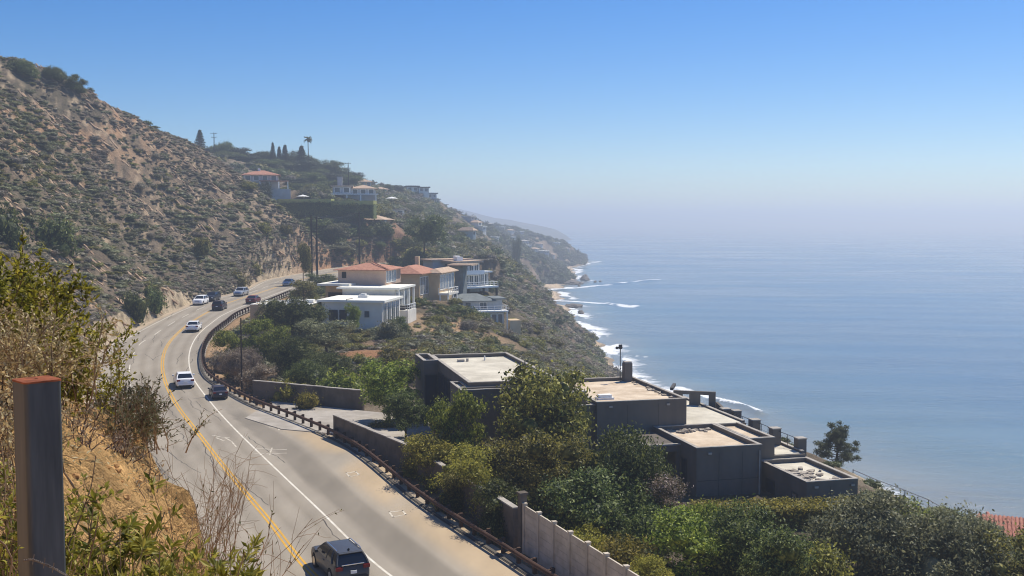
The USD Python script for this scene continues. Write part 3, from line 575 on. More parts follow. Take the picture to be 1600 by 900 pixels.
# clipped hedge: one long body of leaves
def hedge_mesh(p0, p1, width, h0, h1, rng, n, size):
    p0, p1 = np.array(p0, float), np.array(p1, float); d = p1 - p0; L = np.linalg.norm(d[:2]); u = d / np.linalg.norm(d); w = np.array([-u[1], u[0], 0])
    s = rng.random(n); f = rng.random(n); top = f < 0.45; a = rng.uniform(-0.5, 0.5, n) * width; z = rng.uniform(h0, h1, n)
    side = np.where(rng.random(n) < 0.6, -1, 1); a = np.where(top, a, side * width / 2); z = np.where(top, h1, z)
    pos = p0 + d * s[:, None] + w * a[:, None]; pos[:, 2] += z; pos += rng.normal(size=(n, 3)) * 0.10 + 0.3 * (np.column_stack([meshkit.fbm(pos * 0.9, 3, 1), meshkit.fbm(pos * 0.9, 3, 2), meshkit.fbm(pos * 0.9, 3, 3)]) - 0.5)
    nn = np.where(top[:, None], [0, 0, 1.0], w * side[:, None]); nrm = unit(nn * 0.8 + rng.normal(size=(n, 3)) * 0.7); ax = unit(np.cross(nrm, rng.normal(size=(n, 3))))
    Ls = size * (0.6 + 0.8 * rng.random(n)); v, fc = leaf_quads(pos, nrm, ax, Ls, Ls * 0.55)
    c = (p0 + p1) / 2; bv, bf = obox(c[:2], d[:2], L / 2, width / 2 - 0.12, 0, 1); k = ((bv[:, :2] - p0[:2]) @ d[:2]) / (L * L); bv[:, 2] = np.where(bv[:, 2] > 0.5, h1 - 0.12, h0) + p0[2] + d[2] * k
    return cat([(v, fc), (bv, bf)])
# ------------------------------------------------------------------ buildings and walls
mat('grey_render', (.160, .138, .114), (.118, .102, .086), scale=0.9, rough=0.95, bump=0.004, bscale=12, spec=0.12, stretch=(1, 1, .22), ramp=(.3, .7))
mat('coping', srgb(176, 168, 156), srgb(150, 143, 132), scale=1.5, rough=0.9, spec=0.15)
mat('roof_gravel', srgb(216, 198, 172), srgb(186, 166, 140), scale=0.7, rough=0.98, bump=0.01, bscale=18, spec=0.1)
mat('roof_felt', srgb(212, 204, 184), srgb(182, 174, 156), scale=0.5, rough=0.95, bump=0.004, bscale=15, spec=0.1)
mat('dark_glass', (.012, .016, .024), (.02, .025, .034), scale=0.4, rough=0.12, spec=0.5)
mat('window_glass', (.045, .065, .08), (.08, .10, .12), scale=0.7, rough=0.1, spec=0.6)
mat('white_stucco', srgb(224, 220, 208), srgb(210, 204, 190), scale=0.4, rough=0.9, spec=0.15)
mat('white_roof', srgb(238, 236, 224), srgb(226, 222, 206), scale=0.3, rough=0.85, spec=0.15)
mat('pink_stucco', srgb(206, 178, 154), srgb(194, 166, 144), scale=0.5, rough=0.95, spec=0.1)
mat('beige_stucco', srgb(206, 182, 146), srgb(190, 166, 132), scale=0.5, rough=0.95, spec=0.1)
mat('pale_grey_stucco', srgb(176, 178, 178), srgb(160, 162, 162), scale=0.5, rough=0.9, spec=0.15)
mat('red_tile', srgb(186, 138, 114), srgb(160, 112, 92), scale=1.6, rough=0.9, bump=0.03, bscale=5, spec=0.1)
mat('pale_tile', srgb(196, 172, 148), srgb(174, 148, 124), scale=1.6, rough=0.9, bump=0.03, bscale=5, spec=0.1)
mat('salmon_tile', srgb(196, 140, 118), srgb(172, 112, 92), scale=2.5, rough=0.9, spec=0.1, ramp=(0.3, 0.7))
mat('slate', srgb(126, 132, 130), srgb(106, 112, 112), scale=1.0, rough=0.9, spec=0.15)
mat('white_trim', srgb(232, 230, 222), rough=0.6)
mat('dark_trim', srgb(62, 58, 54), rough=0.7)
mat('debris', srgb(186, 176, 160), srgb(120, 108, 94), scale=4, rough=0.95)
mat('concrete', srgb(176, 168, 156), srgb(152, 144, 132), scale=0.5, rough=0.95, bump=0.003, bscale=20, spec=0.1)
mat('fence_concrete', srgb(206, 194, 174), srgb(180, 168, 148), scale=1.2, rough=0.95, bump=0.01, bscale=9, spec=0.1)
mat('grey_block', srgb(116, 106, 94), srgb(94, 86, 76), scale=0.8, rough=0.95, bump=0.006, bscale=10, spec=0.1)

class Build:
    """collects the parts of one thing; shapes are given in the world (or in a house's own frame) and stored about the thing's base"""
    def __init__(s, name, label, cat_, base, u=(1, 0), group=None):
        s.base = np.array(base, float); s.u = np.array(u, float) / np.hypot(*u); s.v = np.array([-s.u[1], s.u[0]]); s.t = thing(name, label, cat_, s.base, 0, group)
    def xy(s, a, b): return s.base[:2] + s.u * a + s.v * b
    def add(s, name, m, mt, parent=None, smooth=False):
        v, f = cat(m if isinstance(m, list) else [m]); return obj(name, (v - s.base, f), mt, parent or s.t, smooth)
    def fb(s, a0, a1, b0, b1, z0, z1):
        v, f = box(a0, a1, b0, b1, z0, z1); xy = s.base[:2] + v[:, :1] * s.u + v[:, 1:2] * s.v
        return np.column_stack([xy, v[:, 2]]), f
    def fpts(s, pts):
        p = np.array(pts, float); return np.column_stack([s.base[:2] + p[:, :1] * s.u + p[:, 1:2] * s.v, p[:, 2]])
    def block(s, a0, a1, b0, b1, z0, zr, wall, deck, par=0.35, th=0.22, cop='coping', sides='flbr', over=0.0):
        """walls, a recessed flat roof and a parapet with its coping"""
        zd = zr - par
        s.add('wall', s.fb(a0, a1, b0, b1, z0, zd - 0.02), wall)
        s.add('roof', s.fb(a0 + th, a1 - th, b0 + th, b1 - th, zd - 0.02, zd + 0.015), deck)
        bars = {'f': (a0, a1, b0, b0 + th), 'b': (a0, a1, b1 - th, b1), 'l': (a0, a0 + th, b0 + th, b1 - th), 'r': (a1 - th, a1, b0 + th, b1 - th)}
        for k in sides:
            x0, x1, y0, y1 = bars[k]; s.add('parapet', s.fb(x0, x1, y0, y1, zd - 0.02, zr), wall)
            s.add('coping', s.fb(x0 - .03 - over, x1 + .03 + over, y0 - .03 - over, y1 + .03 + over, zr, zr + 0.06) if k in 'fb' else s.fb(x0 - .03 - over, x1 + .03 + over, y0 + .03, y1 - .03, zr, zr + 0.058), cop)
    def window(s, face, c0, c1, zb, zt, at, fr='white_trim', gl='window_glass', depth=0.05, bars=1, fw=0.07):
        """face 'f' / 'b' (along u at v = at) or 'l' / 'r' (along v at u = at); outside is -v, +v, -u, +u"""
        sg = -1 if face in 'fl' else 1; o = at + sg * depth
        def q(a, b, z0, z1, d0, d1):
            lo, hi = sorted((at + sg * d0, at + sg * d1)); return s.fb(a, b, lo, hi, z0, z1) if face in 'fb' else s.fb(lo, hi, a, b, z0, z1)
        ms = [q(c0 - fw, c1 + fw, zb - fw, zb, 0.004, depth + .03), q(c0 - fw, c1 + fw, zt, zt + fw, 0.004, depth + .03), q(c0 - fw, c0, zb, zt, 0.004, depth + .03), q(c1, c1 + fw, zb, zt, 0.004, depth + .03)]
        for k in range(bars):
            c = c0 + (c1 - c0) * (k + 1) / (bars + 1); ms.append(q(c - fw / 3, c + fw / 3, zb, zt, 0.004, depth + .02))
        w = s.add('window', ms, fr); s.add('pane', q(c0, c1, zb, zt, 0.004, depth), gl, w); return w
    def hip(s, a0, a1, b0, b1, z0, zr, mt, over=0.5, ridge='u', inset=None, name='roof'):
        a0, a1, b0, b1 = a0 - over, a1 + over, b0 - over, b1 + over
        if ridge == 'u':
            i = (b1 - b0) / 2 if inset is None else inset; i = min(i, (a1 - a0) / 2 - 0.1); m = (b0 + b1) / 2; r = [(a0 + i, m, zr), (a1 - i, m, zr)]
        else:
            i = (a1 - a0) / 2 if inset is None else inset; i = min(i, (b1 - b0) / 2 - 0.1); m = (a0 + a1) / 2; r = [(m, b0 + i, zr), (m, b1 - i, zr)]
        base = [(a0, b0, z0), (a1, b0, z0), (a1, b1, z0), (a0, b1, z0)]; low = [(x, y, z - 0.14) for x, y, z in base]
        v = s.fpts(base + r + low)
        if ridge == 'u': f = [(0, 1, 5), (0, 5, 4), (1, 2, 5), (2, 3, 4), (2, 4, 5), (3, 0, 4)]
        else: f = [(0, 1, 4), (1, 2, 5), (1, 5, 4), (2, 3, 5), (3, 0, 4), (3, 4, 5)]
        for k in range(4): j = (k + 1) % 4; f += [(6 + k, 6 + j, j), (6 + k, j, k)]
        f += [(6, 8, 7), (6, 9, 8)]
        return s.add(name, (v, np.array(f)), mt)
    def rail(s, pts, zs, h=0.95, step=1.2, mt='dark_trim', r=0.025, name='railing'):
        p = np.array([[*a, z] for a, z in zip(pts, zs)], float); ms = [tube(p + [0, 0, h], r, 5), tube(p + [0, 0, h * .5], r * .6, 4)]
        for a, b in zip(p[:-1], p[1:]):
            n = max(1, int(np.linalg.norm(b - a) / step))
            for k in range(n + 1): q = a + (b - a) * k / n; ms.append(tube([q, q + [0, 0, h]], r, 4))
        return s.add(name, ms, mt)

# -- the stepped grey modern house
O = P(732.5, 600, 82.2)
MH = Build('grey_modern_house', 'large grey flat roofed modern house stepping down beside the driveway', 'house', (O[0], O[1], 27.0), (.970, .243))
ZA, ZB, ZC, ZD, ZT = 35.3, 33.3, 31.1, 29.4, 31.15
MH.block(0, 7.4, 0.0, 17.6, 27, ZA, 'grey_render', 'roof_felt', par=0.30, sides='flbr')
MH.block(-1.35, -0.004, 13.6, 18.5, 27, ZA + .02, 'grey_render', 'roof_felt', par=0.4)
MH.block(-0.9, 5.0, -1.4, -0.004, 27, ZA - .35, 'grey_render', 'roof_felt', par=0.18, th=0.14)
MH.block(-0.9, -0.004, 0.0, 3.1, 27, ZA - .36, 'grey_render', 'roof_felt', par=0.18, th=0.14)
MH.block(10.6, 18.4, 0.0, 12.6, 26, ZB, 'grey_render', 'roof_gravel', par=0.28)
MH.block(7.404, 10.596, 0.5, 12.0, 26, ZB - .3, 'grey_render', 'roof_gravel', par=0.2)
MH.block(15.5, 20.8, -8.6, -0.004, 25, ZC, 'grey_render', 'roof_gravel', par=0.34)
MH.block(18.404, 23.8, 0.0, 14.0, 25, ZT, 'grey_render', 'roof_felt', par=0.12, sides='br')
MH.block(20.804, 23.0, -6.5, -0.004, 25, ZC + .02, 'grey_render', 'roof_gravel', par=0.3, sides='flr')
MH.block(21.7, 25.8, -13.7, -6.504, 23.5, ZD, 'grey_render', 'roof_felt', par=0.30)
MH.block(23.004, 25.7, -6.49, -0.4, 23.5, ZD + .45, 'grey_render', 'roof_felt', par=0.16, sides='r')
# dark entrance glazing between the tower and the lower ledge
for b in (3.5, 6.0, 8.5, 11.0): MH.window('l', b, b + 2.2, 29.5, 34.3, 0.0, fr='dark_trim', gl='dark_glass', bars=1)
MH.window('f', -1.2, -0.2, 29.6, 34.0, 13.6, fr='dark_trim', gl='dark_glass', bars=0)
MH.window('f', 11.7, 15.3, 26.8, 30.1, 0.0, fr='dark_trim', gl='dark_glass', bars=2)
MH.add('canopy', MH.fb(12.6, 15.496, -5.6, -0.07, 30.25, 30.75), 'grey_render')
MH.add('canopy_coping', [MH.fb(12.55, 15.49, -5.66, -5.45, 30.75, 30.86), MH.fb(12.55, 12.75, -5.45, -0.08, 30.75, 30.86)], 'coping')
MH.add('canopy_post', MH.fb(15.2, 15.49, -5.5, -5.2, 25, 30.25), 'grey_render')
MH.add('canopy', MH.fb(-3.2, -2.2, -1.2, 0.4, 32.0, 32.25), 'coping'); MH.add('canopy_post', MH.fb(-2.9, -2.5, -0.6, -0.2, 27, 32.0), 'grey_render')
MH.window('l', -12.4, -11.7, 26.4, 28.2, 21.7, fr='dark_trim', gl='window_glass', bars=0); MH.window('l', -9.0, -7.8, 25.8, 28.3, 21.7, fr='dark_trim', gl='dark_glass', bars=0)
MH.window('l', -6.8, -6.0, 26.4, 29.8, 15.5, fr='dark_trim', gl='dark_glass', bars=0)
MH.add('drain_pipe', [tube([[*MH.xy(10.45, -0.06), 26], [*MH.xy(10.45, -0.06), 32.6]], 0.06, 6)], 'dark_trim')
MH.add('drain_pipe', [tube([[*MH.xy(20.6, -8.68), 25.5], [*MH.xy(20.6, -8.68), 30.7]], 0.05, 6)], 'coping')
for q_ in ([(10.7, 18.3, 'f', 0.0, 30.6), (15.6, 20.7, 'f', -8.6, 28.6), (21.8, 25.7, 'f', -13.7, 27.6)]):     # cast joints and stained drip edges
    MH.add('wall_joint', MH.fb(q_[0], q_[1], q_[3] - .012, q_[3] - .002, q_[4], q_[4] + .035), 'dark_trim')
for a_, b_2, z0__, z1__ in [(13.2, 0.0, 28, 33.0), (15.9, 0.0, 29, 33.0), (17.3, -8.6, 26, 30.7), (19.2, -8.6, 26, 30.7), (23.6, -13.7, 25, 29.0)]: MH.add('wall_joint', MH.fb(a_, a_ + .03, b_2 - .012, b_2 - .002, z0__, z1__), 'dark_trim')
for a_, b_2, z_ in [(11.6, 0.0, 32.85), (16.6, 0.0, 32.85), (16.4, -8.6, 30.6), (22.3, -13.7, 28.95), (25.2, -13.7, 28.95)]: MH.add('scupper', MH.fb(a_, a_ + .28, b_2 - .14, b_2 - .003, z_, z_ + .14), 'coping')
# things on the roofs that belong to the house
MH.add('roof_vent', [MH.fb(5.9, 6.15, 5.5, 5.75, 35.0, 35.5), MH.fb(5.8, 6.25, 5.4, 5.85, 35.5, 35.62), tube([[*MH.xy(6.02, 5.6), 35.6], [*MH.xy(6.02, 5.6), 36.1]], 0.05, 6)], 'dark_trim')
MH.add('roof_vent', [MH.fb(2.0, 2.6, 14.4, 14.9, 35.0, 35.22), tube([[*MH.xy(2.9, 14.6), 35.0], [*MH.xy(2.9, 14.6), 35.3]], 0.12, 8)], 'coping')
MH.add('roof_vent', [tube([[*MH.xy(4.6, 14.9), 35.0], [*MH.xy(4.6, 14.9), 35.45]], 0.07, 8)], 'white_trim')
MH.add('skylight', [MH.fb(11.6, 13.0, 2.6, 3.5, 33.03, 33.2), MH.fb(11.75, 12.85, 2.75, 3.35, 33.2, 33.42)], 'white_trim')
MH.add('roof_unit', [MH.fb(8.9, 10.2, 1.6, 2.8, 32.82, 33.95)], 'grey_render'); MH.add('roof_unit_cover', [MH.fb(8.8, 10.3, 1.5, 2.9, 33.95, 34.03)], 'coping')
MH.add('roof_hood', [tube([MH.fpts([(9.0 + .35 * math.cos(a), 4.2, 33.3 + .5 * math.sin(a))])[0] for a in np.linspace(0, 3.14, 9)], 0.09, 6)], 'dark_trim')
MH.add('roof_ledge', [MH.fb(7.6, 8.6, 1.0, 1.6, 32.82, 33.25)], 'coping')
MH.add('chimney', [MH.fb(17.2, 17.95, 11.5, 12.25, 33.0, 34.75)], 'grey_render'); MH.add('chimney_cap', [MH.fb(17.25, 17.9, 11.55, 12.2, 34.753, 34.9)], 'coping')
qa = MH.xy(16.85, 11.8)
MH.add('aerial', [tube([[*qa, 33.02], [*qa, 36.4]], 0.045, 6), tube([[qa[0] - .45, qa[1], 36.2], [qa[0] + .2, qa[1], 36.25]], 0.06, 6), MH.fb(16.72, 16.98, 11.66, 11.94, 36.1, 36.5), MH.fb(16.45, 16.6, 11.7, 11.9, 36.1, 36.32)], 'dark_trim')
rd = np.random.default_rng(3)
for k in range(46):                                          # loose sheets and rubble lying on the roofs
    zone = k % 4
    if zone == 0: a, b, z = 17.9 + rd.normal(0, .08), rd.uniform(1, 11.5), 33.035
    elif zone == 1: a, b, z = rd.uniform(16, 20.2), rd.choice([-0.7, -1.1]) + rd.normal(0, .15), 30.775
    elif zone == 2: a, b, z = 22.4 + rd.normal(0, .3) + (k % 3) * .5, rd.uniform(-13, -8), 29.115
    else: a, b, z = rd.uniform(22.2, 25.2), rd.uniform(-13.2, -7), 29.115
    s1, s2 = rd.uniform(.12, .5), rd.uniform(.08, .3); an = rd.random() * 3.14; c = MH.xy(a, b)
    v, f = obox(c, (math.cos(an), math.sin(an)), s1, s2, z, z + rd.uniform(.04, .14)); v[:, 2] += (v[:, 2] > z + .02) * rd.uniform(0, .08) * (np.arange(8) % 2); MH.add('rubble', (v, f), 'debris')
mat('tar_stain', srgb(120, 110, 98), srgb(150, 138, 122), scale=3, rough=0.95)
# window frame wall at the seaward end of the terrace
fa, fb_ = P(1052, 637, 97), P(1118, 637, 96)
du = (fb_ - fa)[:2]; Lw = np.hypot(*du); du = du / Lw
def wpiece(c0, c1, z0, z1, th=0.16): cc = fa[:2] + du * (c0 + c1) / 2 * Lw; return obox(cc, du, (c1 - c0) / 2 * Lw, th, z0, z1)
z0_, z1_ = 30.6, EYE + ray(1085, 611)[1] * 96.5
MH.add('frame_wall', [wpiece(0, .22, z0_, z1_ - .3), wpiece(.38, .64, z0_, z1_ - .3), wpiece(.84, 1.0, z0_, z1_ - .3), wpiece(0, 1.0, z1_ - .3, z1_, .18), wpiece(.22, .38, z0_, z0_ + .25), wpiece(.64, .84, z0_, z0_ + .3)], 'grey_render')
MH.add('frame_beam', [obox(fa[:2] + np.array([0.2, 1.6]), (0.25, 1), 1.4, .14, z1_ - .05, z1_ + .2)], 'dark_trim')
PIL = []
for px, yt, yb, Y in [(1133, 639, 660, 93), (1150, 642, 656, 94), (1179, 656, 678, 88), (1210.5, 669.5, 699, 85.5), (1250, 685, 715, 83.5)]:
    c = P(px, yb, Y); zt = EYE + ray(px, yt)[1] * Y; w = 0.36
    MH.add('pillar', [obox(c[:2], MH.u, w, w, 24, zt)], 'grey_render'); MH.add('pillar_cap', [obox(c[:2], MH.u, w + .04, w + .04, zt, zt + .08)], 'coping'); PIL.append((c[0], c[1], zt))
for (x0, y0, z0), (x1, y1, z1) in [(PIL[0], PIL[1]), (PIL[0], PIL[2]), (PIL[2], PIL[3]), (PIL[3], PIL[4])]:
    MH.rail([(x0, y0), (x1, y1)], [z0 - 1.05, z1 - 1.05], h=0.95, step=0.9)
e = P(1120, 632, 97); MH.add('terrace_wall', [obox(((e[0] + PIL[0][0]) / 2, (e[1] + PIL[0][1]) / 2), (PIL[0][0] - e[0], PIL[0][1] - e[1]), np.hypot(PIL[0][0] - e[0], PIL[0][1] - e[1]) / 2, .12, 26, 31.25)], 'grey_render')

# -- white flat roofed house with the pink upper storey
W = P(597, 512, 165)
WH = Build('white_flat_roof_house', 'white flat roofed house with a pink upper storey under red tiles beside the road', 'house', (W[0], W[1], 31.2), (.985, -.17))
WH.add('wall', WH.fb(-9.9, 0, 0, 10.0, 28, 35.2), 'white_stucco')
WH.add('roof', WH.fb(-10.6, 0.55, -0.35, 10.4, 35.2, 35.55), 'white_roof')
WH.add('roof_unit', [WH.fb(-5.6, -4.0, 5.2, 6.2, 35.55, 35.95), WH.fb(-5.2, -4.4, 5.4, 6.0, 35.95, 36.2)], 'white_trim')
WH.add('roof_joint', WH.fb(-5.75, -5.6, -0.3, 2.6, 35.55, 35.68), 'coping')
for k in range(4): WH.window('r', 0.5 + k * 2.35, 2.3 + k * 2.35, 31.7, 34.9, 0.0, bars=1, fw=0.14)
WH.window('f', -8.6, -7.3, 32.2, 33.9, 0, fr='dark_trim', gl='dark_glass', bars=0); WH.window('f', -6.9, -5.8, 32.2, 33.9, 0, fr='dark_trim', gl='dark_glass', bars=0); WH.window('f', -2.8, -2.1, 32.9, 33.8, 0, fr='coping', gl='window_glass', bars=0)
WH.add('wall', WH.fb(-10.4, -1.15, 11.5, 21, 29, 36.5), 'white_stucco'); WH.add('roof', WH.fb(-11.3, -0.3, 11.1, 21.4, 36.5, 36.82), 'white_roof')
for k in range(5): WH.window('r', 12.0 + k * 1.8, 13.4 + k * 1.8, 32.4, 35.9, -1.15, bars=1, fw=0.12)
for b in (11.6, 14.7, 17.9, 21.0): WH.add('column', WH.fb(-.75, -.45, b, b + .3, 31, 36.5), 'white_trim')
WH.add('terrace', WH.fb(-1.146, 1.0, 11.6, 17.0, 28, 33.0), 'white_stucco'); WH.rail([WH.xy(-.9, 11.7), WH.xy(.9, 11.7), WH.xy(.9, 16.9)], [33.0] * 3, mt='white_trim', r=0.05)
WH.add('garden_table', [WH.fb(-.6, .2, 12.4, 13.2, 33.0, 33.7), WH.fb(-.2, .5, 14.5, 15.4, 33.0, 33.6)], 'dark_trim')
WH.add('wall', WH.fb(-15.0, -10.42, 16.0, 26, 30, 36.7), 'beige_stucco'); WH.add('roof', WH.fb(-15.8, -10.0, 14.0, 26.5, 36.84, 37.2), 'white_roof'); WH.add('garage_door', WH.fb(-14.5, -11.0, 15.93, 16.0 - .004, 31, 35.6), 'dark_trim')
WH.add('wall', WH.fb(-13.2, -4.6, 17.5, 27, 36.83, 39.5), 'pink_stucco', None)
WH.hip(-13.2, -4.6, 17.5, 27, 39.51, 40.5, 'red_tile', over=0.7, ridge='u', inset=4.2)
for k in range(4): WH.window('r', 17.9 + k * 1.55, 19.1 + k * 1.55, 37.3, 39.3, -4.6, bars=1, fw=0.10)
WH.window('f', -12.4, -11.8, 38.1, 39.0, 17.5, fr='dark_trim', gl='dark_glass', bars=0)
for k in range(30):                                          # ridge tiles
    tt = k / 29.0; p0 = WH.fpts([(-3.9, 16.8, 39.55)])[0]; p1 = WH.fpts([(-8.5, 22.25, 40.78)])[0]; c = p0 + (p1 - p0) * tt
    if k % 3 == 0: WH.add('ridge_tile', [obox(c[:2], (p1 - p0)[:2], .28, .12, c[2] - .03, c[2] + .09)], 'red_tile')
mat('agave', srgb(120, 138, 70), srgb(98, 116, 54), scale=2)

# -- beige house with tiled hip roofs behind it
B0 = P(655, 447, 200)
BH = Build('beige_tiled_house', 'beige house with pale red hip roofs and a balcony on white posts', 'house', (B0[0], B0[1], 32.5), (.975, -.22))
BH.add('wall', BH.fb(-6.2, 0, 0, 11, 30, 38.0), 'beige_stucco'); BH.hip(-6.2, 0, 0, 11, 38.0, 39.4, 'red_tile', over=0.8, ridge='v', inset=3.6)
BH.add('wall', BH.fb(0.02, 2.2, 6, 17, 30, 37.9), 'beige_stucco'); BH.hip(0.02, 2.2, 6, 17, 37.9, 38.7, 'pale_tile', over=0.7, ridge='v', inset=1.6)
BH.add('flat_roof', BH.fb(0.0, 5.2, 19, 24, 38.7, 39.0), 'pale_tile'); BH.add('wall', BH.fb(.4, 3.0, 20.5, 23.5, 31, 38.7), 'slate')
for k in range(3): BH.window('r', 0.6 + k * 1.8, 2.0 + k * 1.8, 34.0, 37.2, 0, bars=1, fw=0.12)
for k in range(5): BH.window('r', 6.5 + k * 2.0, 8.0 + k * 2.0, 34.6, 37.4, 2.2, bars=1, fw=0.12)
BH.add('balcony', BH.fb(2.22, 4.4, 5, 12, 33.6, 34.0), 'white_stucco'); BH.rail([BH.xy(2.3, 5.1), BH.xy(4.3, 5.1), BH.xy(4.3, 11.9)], [34.0] * 3, mt='white_trim', r=0.05)
for a, b in ((2.4, 5.2), (4.0, 5.2), (4.0, 8.5), (4.0, 11.6)): BH.add('post', BH.fb(a, a + .28, b, b + .28, 29, 33.6), 'white_trim')
BH.add('chimney', BH.fb(-3.6, -2.8, 8.5, 9.3, 39, 41.0), 'beige_stucco')
BH.add('terrace', BH.fb(4.6, 7.0, -1, 4, 28, 31.0), 'beige_stucco'); BH.rail([BH.xy(4.7, -.9), BH.xy(6.9, -.9), BH.xy(6.9, 3.9)], [31.0] * 3, mt='white_trim', r=0.05)

# -- two storey pale grey house
g0 = P(714, 438, 229)
GH = Build('two_storey_grey_house', 'two storey pale grey house with flat eaves, balconies and rows of windows above the cliff', 'house', (g0[0], g0[1], 34.0), (.80, .60))
GH.add('wall', GH.fb(0, 6.0, 0, 5.0, 28, 38.9), 'pale_grey_stucco'); GH.add('roof', GH.fb(-.9, 6.5, -.9, 5.4, 38.9, 39.25), 'pale_tile')
GH.add('wall', GH.fb(-3.0, 7.0, 5.02, 9.0, 29, 39.2), 'pale_grey_stucco'); GH.add('roof', GH.fb(-3.6, 7.6, 4.6, 9.6, 39.26, 39.55), 'pale_tile')
GH.add('roof_unit', [GH.fb(1.0, 2.6, 1.5, 2.8, 39.25, 40.1), GH.fb(4, 5.2, 6.5, 7.5, 39.55, 40.2)], 'white_trim')
for k in range(4): GH.window('f', 0.45 + k * 1.4, 1.4 + k * 1.4, 36.9, 38.6, 0, bars=1, fw=0.12); GH.window('f', 0.45 + k * 1.4, 1.4 + k * 1.4, 33.9, 36.0, 0, bars=1, fw=0.12)
for k in range(4): GH.window('l', 0.5 + k * 1.1, 1.1 + k * 1.1, 37.3, 38.4, 0, fr='dark_trim', gl='dark_glass', bars=0)
GH.add('balcony', GH.fb(-.2, 6.2, -1.6, -.004, 36.3, 36.5), 'white_trim'); GH.add('balcony_front', GH.fb(-.2, 6.2, -1.6, -1.5, 36.5, 37.2), 'white_trim')
GH.add('deck', GH.fb(0.3, 9.0, -3.0, -.004, 33.4, 33.75), 'white_trim'); GH.rail([GH.xy(.4, -2.9), GH.xy(8.9, -2.9), GH.xy(8.9, -.2)], [33.75] * 3, mt='white_trim', r=0.05)
for a in (1, 5, 8.5): GH.add('deck_post', GH.fb(a, a + .35, -2.9, -2.55, 26, 33.4), 'dark_trim')
GH.add('wall', GH.fb(6.4, 8.6, 0.3, 6, 28, 36.6), 'pale_grey_stucco'); GH.add('roof', GH.fb(6.52, 9.1, -.6, 6.6, 36.6, 36.9), 'white_trim')
for k in range(2): GH.window('f', 6.6 + k * 1.0, 7.3 + k * 1.0, 34.1, 36.2, 0.3, bars=1, fw=0.12)

# -- small blue grey house lower on the bluff
b0 = P(733, 484, 211)
SH_ = Build('blue_grey_cliff_house', 'small blue grey house with a low slate roof and white balconies, lowest on the bluff', 'house', (b0[0], b0[1], 28.0), (.97, .24))
SH_.add('wall', SH_.fb(-3.0, 4.8, 0, 8, 25, 32.0), 'pale_grey_stucco'); SH_.hip(-3.0, 4.8, 0, 8, 32.0, 33.2, 'slate', over=0.7, ridge='u', inset=3)
SH_.add('wall', SH_.fb(2.6, 6.6, -2.4, -.004, 23, 29.9), 'pale_grey_stucco'); SH_.add('balcony', SH_.fb(0.2, 7.4, -3.2, -.006, 29.91, 30.15), 'white_trim'); SH_.rail([SH_.xy(.3, -3.1), SH_.xy(7.3, -3.1), SH_.xy(7.3, 2)], [30.15] * 3, mt='white_trim', r=0.05)
SH_.window('f', 2.2, 3.6, 30.4, 31.6, 0, fr='white_trim', bars=1); SH_.window('f', -0.6, .2, 30.4, 31.5, 0, fr='dark_trim', bars=0); SH_.window('f', -2.2, -1.4, 30.4, 31.5, 0, fr='dark_trim', bars=0)
for k in range(3): SH_.window('f', 2.9 + k * 1.25, 3.8 + k * 1.25, 27.2, 29.4, -2.4, bars=0, fw=0.12)
SH_.add('wall', SH_.fb(4.82, 6.8, 0.0, 6, 25, 32.2), 'pale_grey_stucco'); SH_.add('roof', SH_.fb(4.82, 7.6, -.5, 6.5, 32.2, 32.45), 'slate')
for k in range(3): SH_.window('r', 0.4 + k * 1.9, 1.7 + k * 1.9, 30.3, 31.8, 6.8, bars=0, fw=0.12)
SH_.add('post', SH_.fb(7.0, 7.25, -3.1, -2.85, 23, 29.9), 'white_trim'); SH_.add('retaining_wall', SH_.fb(7.6, 9.8, -3.5, 0, 23, 28.2), 'beige_stucco')

# -- beige garage block at the road with pale roof
q = P(391, 498, 163)
GB = Build('roadside_garage', 'plain grey garage block with a pale flat roof right behind the far guardrail', 'garage', (q[0], q[1], 31.5), (.99, -.08))
GB.block(0, 9.5, 0, 9, 29, EYE + ray(391, 476)[1] * 163, 'beige_stucco', 'white_roof', par=0.12, cop='white_trim')
GB.add('roof_box', [GB.fb(5.0, 6.8, 3, 4.5, 35, 35.6), GB.fb(7.4, 8.6, 5, 6.2, 35, 35.5)], 'white_trim')

# -- houses on the second hill
def hillhouse(name, label, px, py, Y, u, vols, win='white_trim', walls='pale_grey_stucco', roofs='pale_tile'):
    b = P(px, py, Y); h = Build(name, label, 'house', b, u)
    for (a0, a1, b0_, b1, z0, z1, kind_, zr) in vols:
        if z1 is not None: h.add('wall', h.fb(a0, a1, b0_, b1, b[2] + z0, b[2] + z1), walls)
        if kind_ == 'hip': h.hip(a0, a1, b0_, b1, b[2] + z1, b[2] + zr, roofs, over=0.8)
        elif kind_ == 'flat': h.add('roof', h.fb(a0 - .7, a1 + .7, b0_ - .7, b1 + .7, b[2] + z1, b[2] + zr), roofs)
        elif kind_ == 'slab': h.add('roof', h.fb(a0, a1, b0_, b1, b[2] + zr - .3, b[2] + zr), roofs)
        if z1 is not None and z1 - z0 > 1.5:
            n = max(2, int((a1 - a0) / 2.4)); st = (a1 - a0) / n
            for k in range(n): h.window('f', a0 + st * (k + .22), a0 + st * (k + .78), b[2] + z1 - 1.9, b[2] + z1 - .35, b0_, fr=win, bars=0, fw=0.13)
            if len(vols) < 4: h.window('r', b0_ + 1, b0_ + 3.5, b[2] + z1 - 1.9, b[2] + z1 - .35, a1, fr=win, bars=1, fw=0.13)
    return h, b
h1, b1_ = hillhouse('red_roof_hill_house', 'house with a long red tiled roof and porch high on the hill under dark trees', 400, 284, 345, (.98, .2), [(-4, 7, 0, 9, -4, 2.3, 'hip', 3.9), (1, 10.4, -4.5, -.4, -.6, None, 'slab', .35)], walls='pale_grey_stucco', roofs='red_tile')
